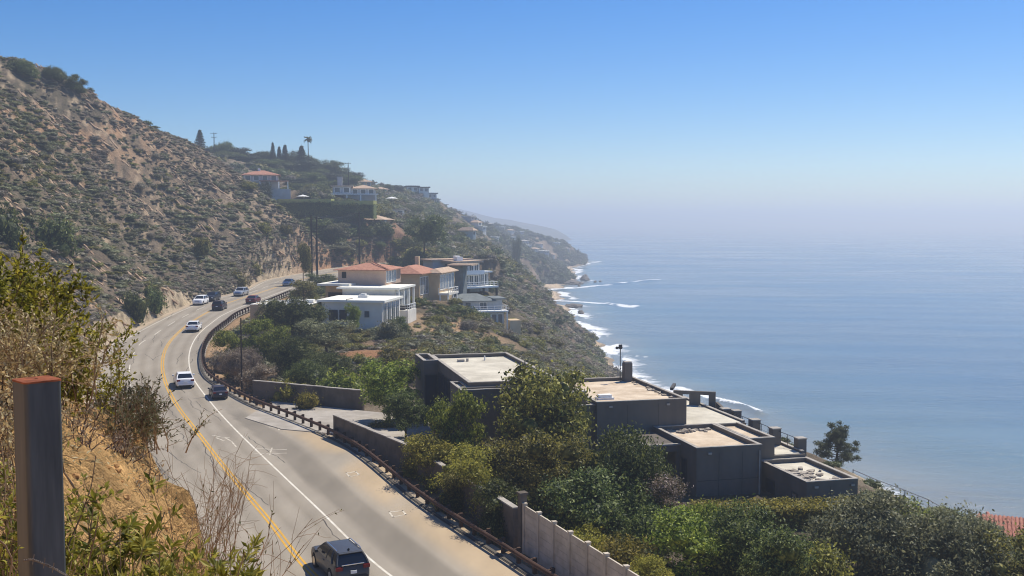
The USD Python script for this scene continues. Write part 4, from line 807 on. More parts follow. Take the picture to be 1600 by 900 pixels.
for a in (1.2, 4.2, 7.2, 10.0): h1.add('porch_post', h1.fb(a, a + .3, -4.3, -4.0, b1_[2] - 5, b1_[2] + .05), 'white_trim')
h1.add('terrace', h1.fb(-2, 11, -5, -.41, b1_[2] - 6, b1_[2] - 2.4), 'pale_grey_stucco'); h1.add('chimney', h1.fb(0.5, 1.3, 4, 4.8, b1_[2] + 3, b1_[2] + 4.6), 'white_trim')
h2, b2_ = hillhouse('long_grey_hill_house', 'long grey hillside house on a raised deck with a stone chimney, below the utility pole', 520, 302, 352, (.99, .12), [(0, 6, 0, 8, -4, 2.2, 'flat', 2.6), (6.02, 14, 1, 9, -4, 1.7, 'hip', 3.0)], walls='pale_grey_stucco', roofs='pale_tile')
h2.add('deck', h2.fb(-.6, 15, -3, -.004, b2_[2] - .5, b2_[2] - .15), 'white_trim'); h2.add('chimney', h2.fb(1.4, 3.0, 3, 4.4, b2_[2] + 2, b2_[2] + 5.6), 'pale_grey_stucco')
for a in (0, 4.5, 9, 14): h2.add('deck_post', h2.fb(a, a + .4, -2.8, -2.4, b2_[2] - 5, b2_[2] - .5), 'white_trim')
h3, b3_ = hillhouse('white_balcony_house', 'white two level house on posts with balconies at the middle of the hillside', 606, 338, 395, (.97, .25), [(0, 6.2, 0, 7, -3.5, 2.4, 'flat', 2.8), (-3.8, -.2, 2, 6, -2, 2.6, 'flat', 3.0)], walls='white_stucco', roofs='pale_tile')
h3.add('balcony', h3.fb(1.5, 7.4, -2.4, -.004, b3_[2] - .3, b3_[2]), 'white_trim')
for a in (1.6, 4.4, 7.0): h3.add('post', h3.fb(a, a + .35, -2.3, -2.0, b3_[2] - 4.5, b3_[2] - .3), 'white_trim')
hillhouse('low_white_house', 'small low white house with a flat roof above the big dark tree', 657, 350, 440, (.98, .2), [(0, 3.2, 0, 6, -3, 2.0, 'flat', 2.4), (3.4, 6.6, -1, 5, -3, 2.6, 'flat', 3.0)], walls='white_stucco', roofs='white_roof')
hillhouse('knoll_house', 'low tan house with a weathered tiled roof on the bare rocky knoll', 556, 350, 332, (.97, -.24), [(0, 9, 0, 8, -4, 1.4, 'hip', 2.9)], win='dark_trim', walls='beige_stucco', roofs='pale_tile')
hillhouse('ridge_top_house', 'long low house with a dark flat roof on the ridge line', 636, 298, 560, (.98, .2), [(0, 6, 0, 8, -4, 2.0, 'flat', 2.7), (6.2, 11.5, -1, 7, -4, 1.6, 'flat', 2.1)], walls='white_stucco', roofs='dark_trim')
hillhouse('ridge_corner_house', 'pale house on white posts at the outer corner of the ridge', 669, 309, 590, (.9, .42), [(0, 5, 0, 7, -6, 2.2, 'flat', 2.8), (2.5, 5.5, -3, -.2, -6, -1.0, 'flat', -.6)], walls='pale_grey_stucco', roofs='slate')
hillhouse('ridge_lower_house', 'narrow white house low on the outer ridge', 688, 326, 640, (.9, .42), [(0, 4.5, 0, 6, -5, 2.2, 'flat', 2.6)], walls='white_stucco', roofs='slate')
hillhouse('brown_roof_house', 'brown roofed house on the ridge beside the utility pole', 545, 288, 470, (.98, .2), [(0, 10, 0, 8, -3, 1.2, 'hip', 2.8)], walls='beige_stucco', roofs='pale_tile')
hillhouse('roof_among_trees', 'pale roof showing between trees near the left end of the ridge house', 583, 299, 500, (.98, .2), [(0, 7, 0, 6, -3, 1.0, 'hip', 2.2)], walls='beige_stucco', roofs='pale_tile')
HW = [P(436, 313.5, 333), P(520, 316, 330), P(586, 320, 327)]
hw = thing('hedge_wall', 'tall dark hedge holding a flat green lawn terrace on the hill', 'hedge')
for a, b in zip(HW[:-1], HW[1:]): obj('foliage', hedge_mesh(a, b, 3.0, -4.3, 0, np.random.default_rng(int(a[0] * -10)), 4500, 0.42), 'leaf_dark', hw)
lw = obj('lawn_top', cat([obox(((a + b) / 2)[:2], (b - a)[:2], np.hypot(*(b - a)[:2]) / 2, 1.5, min(a[2], b[2]) - .1, max(a[2], b[2]) + .45) for a, b in zip(HW[:-1], HW[1:])]), mat('lawn', srgb(150, 156, 84), srgb(172, 168, 104), scale=0.8, rough=0.95), hw)
for px, py, Y in [(473, 309, 338), (612, 312, 352)]:
    q = P(px, py, Y); t_ = thing('garden_parasol', 'white garden parasol on the hill lawn' if px < 500 else 'white parasol beside the long grey hillside house', 'parasol', q)
    m = trimesh.creation.cone(2.2, 0.6, sections=10); m.apply_translation((0, 0, 0.4)); obj('canopy', m, 'white_trim', t_); obj('pole', tube([[0, 0, -2.2], [0, 0, 1.2]], 0.05, 6), 'dark_trim', t_)

# -- far headland houses
FAR = [(736, 350, 8, 3), (747, 359, 8, 3), (754, 366, 10, 3), (764, 357, 8, 3), (784, 362, 7, 3), (799, 367, 9, 3), (813, 369, 8, 3), (739, 379, 6, 3), (776, 381, 6, 3), (819, 384, 12, 3), (823, 391, 10, 3),
       (837, 397, 11, 3), (851, 401, 11, 3), (864, 405, 4, 3), (872, 386, 6, 3), (886, 395, 6, 3), (800, 380, 7, 3), (846, 388, 5, 3)]
for k, (px, py, w, h) in enumerate(FAR):
    q = on_ground(px, py, 300, 1400)
    if q is None: continue
    s = q[1] / FPX; W_, H_ = w * s * 1.3, 2.4; al = (0.5 + .12 * math.sin(k * 2.1), 0.85)
    lab = ('wide ' if w >= 11 else 'narrow ' if w <= 5 else '') + ('white' if k % 3 else 'pale grey') + ' house ' + ('on the skyline' if py < 358 else 'in the upper row' if py < 370 else 'in the middle row' if py < 386 else 'in the lowest row') + ' of the hazy headland, ' + ('at its near end' if px < 770 else 'left of its middle' if px < 815 else 'right of its middle' if px < 850 else 'towards its tip')
    d = Build('headland_house', lab, 'house', q, al, lab)
    d.add('wall', d.fb(0, W_, 0, 7, q[2] - 3, q[2] + 2.4 + H_), 'white_stucco' if k % 3 else 'pale_grey_stucco')
    if k % 2: d.hip(0, W_, 0, 7, q[2] + 2.4 + H_, q[2] + 3.7 + H_, 'pale_tile' if k % 3 else 'coping', over=.7, ridge='v')
    else: d.add('roof', d.fb(-.6, W_ + .6, -.6, 7.6, q[2] + 2.4 + H_, q[2] + 2.9 + H_), 'white_roof')
    n = max(1, int(W_ / 3)); d.add('window', [d.fb(W_ * (j + .2) / n, W_ * (j + .7) / n, -.06, -.004, q[2] + 2.4 + H_ * .3, q[2] + 2.4 + H_ * .8) for j in range(n)], 'window_glass')
    PADS  # platforms are not needed this far off

# -- walls along the driveway and the concrete panel fence
def wall_run(name, label, pts, z_top, th, mt, base, cope=True, piece=4.0):
    """free-standing wall of cast lengths with a coping"""
    p = [np.array(q, float) for q in pts]; w = Build(name, label, 'wall', (p[0][0], p[0][1], base))
    for a, b, za_, zb_ in zip(p[:-1], p[1:], z_top[:-1], z_top[1:]):
        L = np.hypot(*(b - a)); n = max(1, round(L / piece)); u_ = (b - a) / L
        for k in range(n):
            c = a + (b - a) * (k + .5) / n; zt = za_ + (zb_ - za_) * (k + .5) / n
            w.add('panel', [obox(c, u_, L / n / 2 - 0.012, th / 2, base - 1, zt)], mt)
            if cope: w.add('coping', [obox(c, u_, L / n / 2 - 0.004, th / 2 + .04, zt, zt + .08)], 'coping')
    return w
wa, wb, wc = P(523, 651, 90), P(640, 698, 78), P(806, 799, 59.5)
wall_run('driveway_wall', 'low grey wall from the driveway down along the guardrail', [wa[:2], wb[:2], wc[:2]], [31.3, 31.2, 31.6], 0.3, 'grey_block', 28.6)
wd, we = P(396, 600, 109), P(568, 611, 103)
wall_run('back_driveway_wall', 'grey wall along the far side of the driveway under the green shrubs', [wd[:2], we[:2]], [31.4, 31.3], 0.3, 'grey_block', 28.6)
f0, f1 = P(820, 792, 58.6), P(990, 893, 47.2); dirf = (f1 - f0)[:2]; Lf = np.hypot(*dirf); uf = dirf / Lf
FW = Build('panel_fence', 'pale concrete panel fence with capped posts at the lower middle', 'fence', (f0[0], f0[1], 29.5))
step = 1.95; n_f = int(Lf / step) + 8
for k in range(n_f):
    c = f0[:2] + uf * step * k; zt = 32.05
    FW.add('post', [obox(c, uf, .11, .11, 28.6, zt + .03)], 'fence_concrete'); FW.add('post_cap', [obox(c, uf, .13, .13, zt + .03, zt + .09)], 'fence_concrete')
    for r in range(7): FW.add('plank', [obox(c + uf * step / 2, uf, step / 2 - .115, .045 + .003 * (r % 2), 29.2 + r * .4 + .006, 29.2 + (r + 1) * .4 - .006)], 'fence_concrete')
FW.add('end_post', [obox(f0[:2] - uf * .35, uf, .2, .2, 28.6, 32.55), obox(f0[:2] - uf * .35, uf, .26, .26, 32.55, 32.68)], 'grey_block')

# driveway slab and yard
dv = [P(436, 629, 104)[:2], P(566, 646, 102)[:2], (-13.2, 88), (-8.2, 80.5), (-9.3, 77.5)]
dvp = [(-24.6, 107.5), (-14.5, 101.8), (-5.0, 97.0), (-5.0, 88.0), (-8.6, 80.0), (-15.2, 90.6), (-20.5, 92.8), (-25, 98.0)]
struct('driveway', prism(dvp[::-1] if False else dvp[::-1], 28.9, 29.56), 'concrete')

# -- cliff fence, terrace rail, tiled roof house below
cf = [P(1333, 734, 104), P(1370, 750, 101), P(1414, 766, 98), P(1451, 781, 96), P(1477, 796, 94), P(1520, 823, 90), P(1578, 853, 86), P(1625, 878, 83)]
CF = Build('cliff_fence', 'thin wire fence with grey posts along the cliff edge beyond the pine', 'fence', cf[0] - [0, 0, 1.2])
CF.add('top_rail', [tube(np.array(cf), 0.035, 5)], 'coping'); CF.add('wire', [tube(np.array(cf) - [0, 0, d], 0.012, 4) for d in (.3, .6, .9)], 'coping')
for a, b in zip(cf[:-1], cf[1:]):
    n = max(1, int(np.linalg.norm(b - a) / 2.3))
    for k in range(n): c = a + (b - a) * k / n; CF.add('post', [tube([c - [0, 0, 2.2], c + [0, 0, .05]], 0.05, 6)], 'slate')
r0, r1 = P(1457, 809, 80), P(1507, 805, 79)
t_ = Build('white_fence_rail', 'short white fence rail with a sloping handrail among the shrubs at right', 'railing', r0 - [0, 0, 1])
t_.add('rail', [tube([r0, r1], 0.09, 6)], 'white_trim'); t_.add('handrail', [tube([P(1468, 812, 80), P(1494, 824, 79)], 0.08, 6)], 'white_trim'); t_.add('post', [tube([r1 - [0, 0, 2], r1], 0.06, 6)], 'slate'); t_.add('post', [tube([r0 - [0, 0, 2], r0], 0.06, 6)], 'slate')
t_ = Build('slope_pipe', 'thin pale pipe running down the slope in front of the tiled roof', 'pipe', P(1520, 845, 78)); t_.add('pipe', [tube([P(1516, 843, 78), P(1580, 868, 74), P(1625, 890, 71)], 0.05, 6)], 'coping')
tr = P(1528, 820, 97)
TR = Build('tiled_roof_house', 'salmon red barrel tiled roof of a house low at the right edge', 'house', (tr[0], tr[1], tr[2] - 4), (.93, -.37))
zt = tr[2]
TR.add('wall', TR.fb(0.6, 11, -.4, 5.6, zt - 6, zt - 1.9), 'beige_stucco')
rows_ = []
for r in range(16):                                          # courses of barrel tiles, stepping down towards the viewer
    b = 4.6 - r * .42; z = zt + .05 - abs(r - 2) * 0.16
    for k in range(30):
        a = 0.1 + k * .36 + (0.0 if r % 2 else .03); jit = 0.02 * math.sin(k * 5.1 + r * 3.3)
        ang = np.linspace(0, math.pi, 5); ring = [(a + .15 - .15 * math.cos(x), b + jit, z + .12 * math.sin(x)) for x in ang] + [(a + .15 - .13 * math.cos(x), b - .46 + jit, z - .15 + .10 * math.sin(x)) for x in ang]
        rows_.append((TR.fpts(ring), grid_faces(2, 5)))
pt = TR.add('barrel_tiles', rows_, 'salmon_tile'); pt.SetCustomDataByKey('kind', 'stuff')
TR.add('roof', (TR.fpts([(0, 5.2, zt - .35), (11.2, 5.2, zt - .35), (11.2, 3.8, zt), (0, 3.8, zt), (0, -1.9, zt - 2.05), (11.2, -1.9, zt - 2.05)]), np.array([(0, 1, 2), (0, 2, 3), (3, 2, 5), (3, 5, 4)])), 'salmon_tile')
for k in range(3): TR.add('hip_tile_row', [tube(TR.fpts([(1.0 + k * 3.6, 4.4, zt + .1), (2.4 + k * 3.6, -1.6, zt - 1.8)]), 0.16, 7)], 'salmon_tile')
sr = P(1372, 774, 92)
t_ = thing('beach_umbrella', 'small red sun umbrella on the pale terrace behind the cliff fence', 'umbrella', sr - [0, 0, 1.6]); m = trimesh.creation.cone(.75, .4, sections=9); m.apply_translation((0, 0, 1.3)); obj('canopy', m, mat('red_cloth', srgb(206, 62, 66), rough=0.8), t_); obj('pole', tube([[0, 0, -.6], [0, 0, 1.5]], 0.03, 5), 'white_trim', t_)
for b in (MH, WH, BH, GH, SH_, GB): pass
KEEP_BOX = [(MH, -2, 27, -14.5, 19), (WH, -15.8, 1.2, -1, 27), (BH, -7, 5, -1, 25), (GH, -4, 9.5, -3.5, 10), (SH_, -4, 10, -4, 9), (GB, -1, 10.5, -1, 10), (h1, -5, 12, -6, 10), (h2, -1, 16, -4, 10), (h3, -5, 8, -3, 8), (TR, -1, 12, -3, 6)]
def in_house(x, y, m=0.5):
    for h, a0, a1, c0, c1 in KEEP_BOX:
        d = np.array([x, y]) - h.base[:2]; a, c = d @ h.u, d @ h.v
        if a0 - m < a < a1 + m and c0 - m < c < c1 + m: return True
    return False
# ------------------------------------------------------------------ guardrail
mat('rust_steel', srgb(112, 84, 66), srgb(84, 62, 50), scale=1.8, rough=0.75, spec=0.3)
mat('old_timber', srgb(96, 76, 62), srgb(70, 56, 47), scale=3.0, rough=0.95, spec=0.1)
ys = np.arange(36, 226, 0.5); rp = np.column_stack([xrail(ys), ys]); sl = np.concatenate([[0], np.cumsum(np.linalg.norm(np.diff(rp, axis=0), axis=1))])
def rail_at(s): return np.array([np.interp(s, sl, rp[:, 0]), np.interp(s, sl, rp[:, 1])])
GR = thing('guardrail', 'rusty steel guardrail on timber posts curving along the outer edge of the road', 'guardrail', (rp[0, 0], rp[0, 1], float(roadz(36))))
gb = np.array([rp[0, 0], rp[0, 1], float(roadz(36))])
prof = [(a_, z_ + .07) for a_, z_ in [(-.02, .46), (-.08, .51), (-.08, .545), (-.02, .60), (-.08, .655), (-.08, .69), (-.02, .74), (0.0, .74), (-.055, .68), (-.055, .665), (.005, .60), (-.055, .535), (-.055, .52), (0, .46)]]
n_p = int(sl[-1] / 1.905)
for k in range(n_p):
    s0 = k * 1.905; c = rail_at(s0); d = rail_at(s0 + .4) - rail_at(max(s0 - .4, 0)); d /= np.linalg.norm(d); out = np.array([d[1], -d[0]])
    z = float(roadz(c[1])); jit = 0.03 * math.sin(k * 7.7)
    obj('post', [(lambda v, f: (v - gb, f))(*obox(c + out * .27, d, .09, .10, z - .5, z + .88 + jit))], 'old_timber', GR)
    obj('spacer_block', [(lambda v, f: (v - gb, f))(*obox(c + out * .09, d, .075, .078, z + .50, z + .82))], 'old_timber', GR)
    if k % 2 == 0 and k + 2 <= n_p:
        m = 6; st = np.linspace(s0, s0 + 3.81 - .01, m); V = []
        for t_ in st:
            q = rail_at(t_); dd = rail_at(t_ + .3) - rail_at(max(t_ - .3, 0)); dd /= np.linalg.norm(dd); o = np.array([dd[1], -dd[0]]); zz = float(roadz(q[1]))
            V += [[q[0] + o[0] * a, q[1] + o[1] * a, zz + h] for a, h in prof + prof[:1]]
        obj('beam', (np.array(V) - gb, grid_faces(m, len(prof) + 1)), 'rust_steel', GR)
mat('kerb_asphalt', srgb(92, 86, 78), rough=0.95)
obj('asphalt_kerb', cat([ribbon(lambda y: xrail(y), 40, 222, -0.12, 0.22, dz=0.07), ribbon(lambda y: xrail(y), 40, 222, -0.24, 0.1, dz=0.035)]), 'kerb_asphalt', road)

# ------------------------------------------------------------------ utility poles
mat('pole_wood', srgb(72, 62, 54), srgb(54, 47, 42), scale=2.0, rough=0.95, spec=0.1)
def pole(name, label, px, top, Y, arms=((0.6, 1.2),), r=0.14, base_py=None, cat_='utility pole', yaw=0.0):
    q = pinned(px, 0, Y); zb = (q[2] - .4) if base_py is None else EYE + ray(px, base_py)[1] * Y; zt = EYE + ray(px, top)[1] * Y
    t_ = thing(name, label, cat_, (q[0], q[1], zb), yaw); H_ = zt - zb
    obj('pole', tube([[0, 0, 0], [0, 0, H_ * .6], [0, 0, H_]], [r, r * .85, r * .7], 9), 'pole_wood', t_)
    for dz, hl in arms:
        obj('crossarm', box(-hl, hl, -r - .1, -r, H_ - dz - .07, H_ - dz + .07), 'pole_wood', t_)
        for s in (-.9, -.45, .45, .9): obj('insulator', tube([[hl * s, -r - .05, H_ - dz + .07], [hl * s, -r - .05, H_ - dz + .28]], .05, 6), 'coping', t_)
    return t_, np.array([q[0], q[1], zt])
_, w1 = pole('utility_pole', 'left one of the two tall dark poles standing close together by the far bend', 482, 336, 256, arms=((0.5, 1.4), (3.9, 2.6)), r=.27)
_, w2 = pole('utility_pole', 'right one of the two tall dark poles standing close together by the far bend', 490.5, 338, 258, arms=((0.5, 1.4),), r=.27)
_, w3 = pole('utility_pole', 'single dark pole rising behind the pink upper storey', 558, 331, 292, arms=((0.4, 1.0),), r=.24)
_, w4 = pole('utility_pole', 'pole with two crossarms against the sky beside the long grey hillside house', 541.5, 254, 400, arms=((0.3, 1.1), (2.2, .9)), r=.2)
_, w5 = pole('utility_pole', 'pole with two crossarms against the sky among the trees at the left', 330.5, 207, 430, arms=((0.4, 1.4), (2.0, 1.1)), r=.2)
pole('street_post', 'thin dark bare post standing in the dry shrubs inside the bend', 368, 497, 113, arms=(), r=.09, cat_='post')
def wire(a, b, label, sag=1.2):
    t_ = np.linspace(0, 1, 14)[:, None]; p = a + (b - a) * t_; p[:, 2] -= sag * 4 * (t_ * (1 - t_))[:, 0]
    w = thing('power_line', label, 'power line', p[0]); obj('wire', tube(p - p[0], 0.018, 4), 'dark_trim', w)
wire(w1, w3, 'thin cable sagging from the paired poles to the pole behind the pink storey'); wire(w3, w4, 'thin cable climbing from the pole behind the pink storey to the skyline pole', 2)

# ------------------------------------------------------------------ cars
mat('tyre', (.018, .018, .018), rough=0.85); mat('alloy', (.45, .45, .46), rough=0.35, metallic=0.8); mat('car_glass', (.008, .010, .013), rough=0.06, spec=0.7)
mat('tail_red', (.16, .008, .008), rough=0.25); mat('head_lamp', (.72, .74, .76), rough=0.15, spec=0.6); mat('car_plastic', (.02, .02, .022), rough=0.6); mat('chrome', (.8, .8, .8), rough=0.18, metallic=1.0)
mat('number_plate', (.75, .75, .72), rough=0.5)
def paint(name, c, metallic=0.0):
    if name not in MAT: mat(name, c, tuple(x * .94 for x in c), scale=0.5, rough=0.42, spec=0.35, metallic=metallic, coat=0.18)
    return name
for n_, c, m_ in (('paint_white', (.80, .80, .79), 0), ('paint_slate', (.060, .060, .062), .0), ('paint_plum', (.040, .030, .036), .0), ('paint_black', (.015, .015, .018), .2), ('paint_silver', (.48, .49, .50), .6), ('paint_red', (.16, .025, .025), .2)): paint(n_, c, m_)
import manifold3d as m3
def to_mani(v, f):
    return m3.Manifold(m3.Mesh(np.asarray(v, np.float32), np.asarray(f, np.uint32)))
def loft(rings):
    n = len(rings[0]); v = np.vstack(rings); f = []
    for i in range(len(rings) - 1):
        for j in range(n): k = (j + 1) % n; a, b, c, d = i * n + j, i * n + k, (i + 1) * n + k, (i + 1) * n + j; f += [(a, b, c), (a, c, d)]
    for j in range(1, n - 1): f += [(0, j + 1, j), ((len(rings) - 1) * n, (len(rings) - 1) * n + j, (len(rings) - 1) * n + j + 1)]
    return v, np.array(f)
def car_parts(suv, paint_, rails=False):
    """a car pointing along +y, x to its right, wheels on z = 0"""
    L, W, Hh = (4.65, 1.88, 1.63) if suv else (4.75, 1.84, 1.46)
    hw = W / 2; belt = 1.08 if suv else 0.95; sill = 0.24
    hood = 1.02 if suv else 0.88; deck = 1.05 if suv else 1.0
    ys_ = np.array([-.5, -.485, -.46, -.40, -.25, 0, .20, .30, .40, .46, .485, .5]) * L
    top = np.array([.62, .86, deck, deck + .03, belt, belt, belt, hood + .02, hood - .04, hood - .14, .66, .52]) if suv else np.array([.60, .86, .97, deck, belt, belt, belt, hood + .03, hood - .02, hood - .12, .62, .5])
    wid = np.array([.80, .90, .955, .985, 1, 1, 1, .99, .97, .93, .84, .74]) * hw
    bot = np.array([.40, .30, .26, sill, sill, sill, sill, sill, sill, .24, .27, .34])
    rings = []
    for y, t_, w, b in zip(ys_, top, wid, bot):
        hgt = t_ - b; pts = [(-w * .90, b), (w * .90, b), (w * .98, b + .12 * hgt), (w, b + .45 * hgt), (w * .985, b + .72 * hgt), (w * .93, b + .95 * hgt), (w * .80, t_), (0, t_ + .025), (-w * .80, t_), (-w * .93, b + .95 * hgt), (-w * .985, b + .72 * hgt), (-w, b + .45 * hgt), (-w * .98, b + .12 * hgt)]
        rings.append(np.array([(x, y, z) for x, z in pts]))
    v, f = loft(rings); body = to_mani(v, f)
    if body.volume() < 0: body = to_mani(v, f[:, ::-1])
    wr = .36 if suv else .335; ay, by = .30 * L, -.295 * L
    for wy in (ay, by):
        for sx in (-1, 1): body -= m3.Manifold.cylinder(.30, wr + .06, wr + .06, 28).rotate((0, 90, 0)).translate((sx * hw - .15, wy, wr))
    b_ = meshkit.arrays(body)[:2]
    if suv: y0, y1, r0, r1, rw = -.475 * L, .235 * L, -.375 * L, .06 * L, .655
    else: y0, y1, r0, r1, rw = -.375 * L, .245 * L, -.185 * L, .055 * L, .68
    def cab(t_, e=0.0):
        ya, yb = y0 + (r0 - y0) * t_, y1 + (r1 - y1) * t_; bow = 0.05 * math.sin(math.pi * t_); w = hw * (.925 + (rw - .925) * t_) + bow + e; zz = belt - .04 + (Hh - .03 - belt + .04) * t_
        a = np.array([(-1, .06), (-.93, 0), (-.6, -.012), (0, -.018), (.6, -.012), (.93, 0), (1, .06), (1, .5), (1, .94), (.93, 1), (.5, 1.012), (0, 1.018), (-.5, 1.012), (-.93, 1), (-1, .94), (-1, .5)])
        return np.column_stack([a[:, 0] * w, ya - e + a[:, 1] * (yb - ya + 2 * e), np.full(len(a), zz)])
    glass = loft([cab(t_) for t_ in np.linspace(0, 0.98, 6)])
    rt = [cab(t_, .012) for t_ in (.87, .95, 1.0)]; tp = cab(1.0, 0); c = tp.mean(0); rings_ = rt + [c + (tp - c) * k + [0, 0, .028 * (1 - k ** 2) + .004] for k in (.85, .45, .02)]
    roof = loft(rings_)
    P_ = []
    def pil(i, e=0.016, w=.05):                                 # pillars follow the cabin's corners
        p = np.array([cab(t_, e)[i] for t_ in np.linspace(0, .93, 6)]); P_.append(tube(p, w, 5))
    for i in (1, 5): pil(i, .0, .055)
    for i in (9, 13): pil(i, .0, .05)
    for i in (7, 15): pil(i, -.005, .035)
    if suv:
        for sx in (0, 6):
            p = np.array([cab(t_, .004)[sx] + [0, .42, 0] for t_ in np.linspace(0, .93, 5)]); P_.append(tube(p, .06, 5))
    out = [('body', b_, paint_, None), ('windows', glass, 'car_glass', None), ('roof', roof, paint_, None)] + [('pillar', p, paint_, None) for p in P_]
    for wy in (ay, by):
        for sx in (-1, 1):
            x0 = sx * (hw - .11); m = trimesh.creation.cylinder(wr, .22, sections=24); m.apply_transform(trimesh.transformations.rotation_matrix(np.pi / 2, [0, 1, 0])); m.apply_translation((x0, wy, wr))
            r_ = trimesh.creation.cylinder(wr * .64, .235, sections=20); r_.apply_transform(trimesh.transformations.rotation_matrix(np.pi / 2, [0, 1, 0])); r_.apply_translation((x0, wy, wr))
            out.append(('wheel', (m.vertices, m.faces), 'tyre', [('rim', (r_.vertices, r_.faces), 'alloy')]))
    zl = .93 if suv else .84
    for sx in (-1, 1):
        out.append(('tail_light', chamfer_box(*(sorted((sx * hw * .56, sx * hw * .935))), -.492 * L, -.452 * L, zl - .10, zl + .09, .02), 'tail_red', None))
        out.append(('headlight', chamfer_box(*(sorted((sx * hw * .50, sx * hw * .86))), .452 * L, .488 * L, .60, .74, .02), 'head_lamp', None))
        out.append(('mirror', chamfer_box(*(sorted((sx * (hw + .02), sx * (hw + .22)))), y1 - .62, y1 - .48, belt - .02, belt + .15, .03), paint_, None))
        out.append(('door_handle', box(*(sorted((sx * hw * .99, sx * (hw * 1.0 + .02)))), -.35, -.15, belt - .2, belt - .16), paint_, None))
    out.append(('rear_bumper', chamfer_box(-hw * .82, hw * .82, -.507 * L, -.46 * L, .36, .56, .03), 'car_plastic' if suv else paint_, None)); out.append(('rear_valance', chamfer_box(-hw * .7, hw * .7, -.497 * L, -.45 * L, .26, .37, .02), 'car_plastic', None))
    out.append(('grille', chamfer_box(-hw * .48, hw * .48, .478 * L, .498 * L, .42, .66, .02), 'car_plastic', None)); out.append(('number_plate', box(-.16, .16, -.512 * L, -.503 * L, .60 if not suv else .66, .75 if not suv else .81), 'number_plate', None))
    out.append(('underbody', box(-hw * .8, hw * .8, -.44 * L, .44 * L, .2, .30), 'car_plastic', None))
    if suv:
        out.append(('spoiler', chamfer_box(-hw * .64, hw * .64, r0 - .16, r0 + .06, Hh - .10, Hh - .045, .015), paint_, None)); out.append(('tailgate_trim', chamfer_box(-hw * .62, hw * .62, y0 - .045, y0 - .005, belt - .02, belt + .035, .01), 'chrome' if rails else paint_, None))
    if rails:
        for sx in (-1, 1): out.append(('roof_rail', tube([(sx * hw * .66, r0 + .15, Hh + .0), (sx * hw * .67, r0 + .3, Hh + .05), (sx * hw * .67, r1 - .2, Hh + .05), (sx * hw * .66, r1 - .02, Hh - .01)], .028, 6), 'chrome', None))
        out.append(('roof_fin', loft([np.array([(-.03, r0 + .10, Hh), (.03, r0 + .10, Hh), (.03, r0 + .32, Hh), (-.03, r0 + .32, Hh)]), np.array([(-.01, r0 + .08, Hh + .1), (.01, r0 + .08, Hh + .1), (.01, r0 + .16, Hh + .1), (-.01, r0 + .16, Hh + .1)])]), 'car_plastic', None))
    return out
def car(name, label, suv, paint_, loc, yaw, rails=False, sc=1.06):
    t_ = thing(name, label, 'car', loc, yaw, None, (sc, sc, sc)); pitch = 0
    for pn, m, mt, subs in car_parts(suv, paint_, rails):
        p = obj(pn, m, mt, t_, smooth=35 if pn in ('body', 'roof', 'windows', 'wheel') else False)
        for sn, sm, smt in (subs or []): obj(sn, sm, smt, p, smooth=35)
    return t_
def drive(px, py, back=True):
    """where a car stands whose rear (or, oncoming, whose front) meets the road under this pixel"""
    q = on_road(px, py); yw = yaw_at(q[1] + 2); h = np.array([-math.sin(yw), math.cos(yw)]); c = q[:2] + h * 2.35
    return (c[0], c[1], float(roadz(c[1])) + .006), (yw if back else yw + math.pi)
car('parked_suv' if False else 'suv', 'dark slate SUV with roof rails at the bottom of the road', True, 'paint_slate', (-9.1, 54.6, float(roadz(54.6)) + .006), yaw_at(55), True, 1.02)
for name, lb, suv, pt_, px, py, back in [
        ('sedan', 'white saloon driving away in the lane above the dark one', False, 'paint_white', 290, 607.5, True),
        ('sedan', 'dark plum saloon driving away on the paved shoulder beside the guardrail', False, 'paint_plum', 345.5, 626, True),
        ('hatchback', 'white car going into the bend beside the double yellow line', False, 'paint_white', 300, 519.5, True),
        ('suv', 'dark plum SUV driving away near the middle of the bend', True, 'paint_plum', 339, 486, True),
        ('suv', 'white SUV coming towards the viewer beside the rock cut', True, 'paint_white', 308, 477.5, False),
        ('suv', 'dark car right behind the white SUV beside the rock cut', True, 'paint_black', 326, 471.5, False),
        ('suv', 'silver car rounding the far bend next to the pale rocks', True, 'paint_silver', 371, 463.5, False),
        ('sedan', 'dark red car half hidden behind the pale garage roof', False, 'paint_red', 391, 475.5, True),
        ('sedan', 'silver car farthest up the road beside the twin poles', False, 'paint_silver', 447, 447.5, False)]:
    loc, yw = drive(px, py, back); car(name, lb, suv, pt_, loc, yw, sc=.86 if px == 345.5 else 1.06)
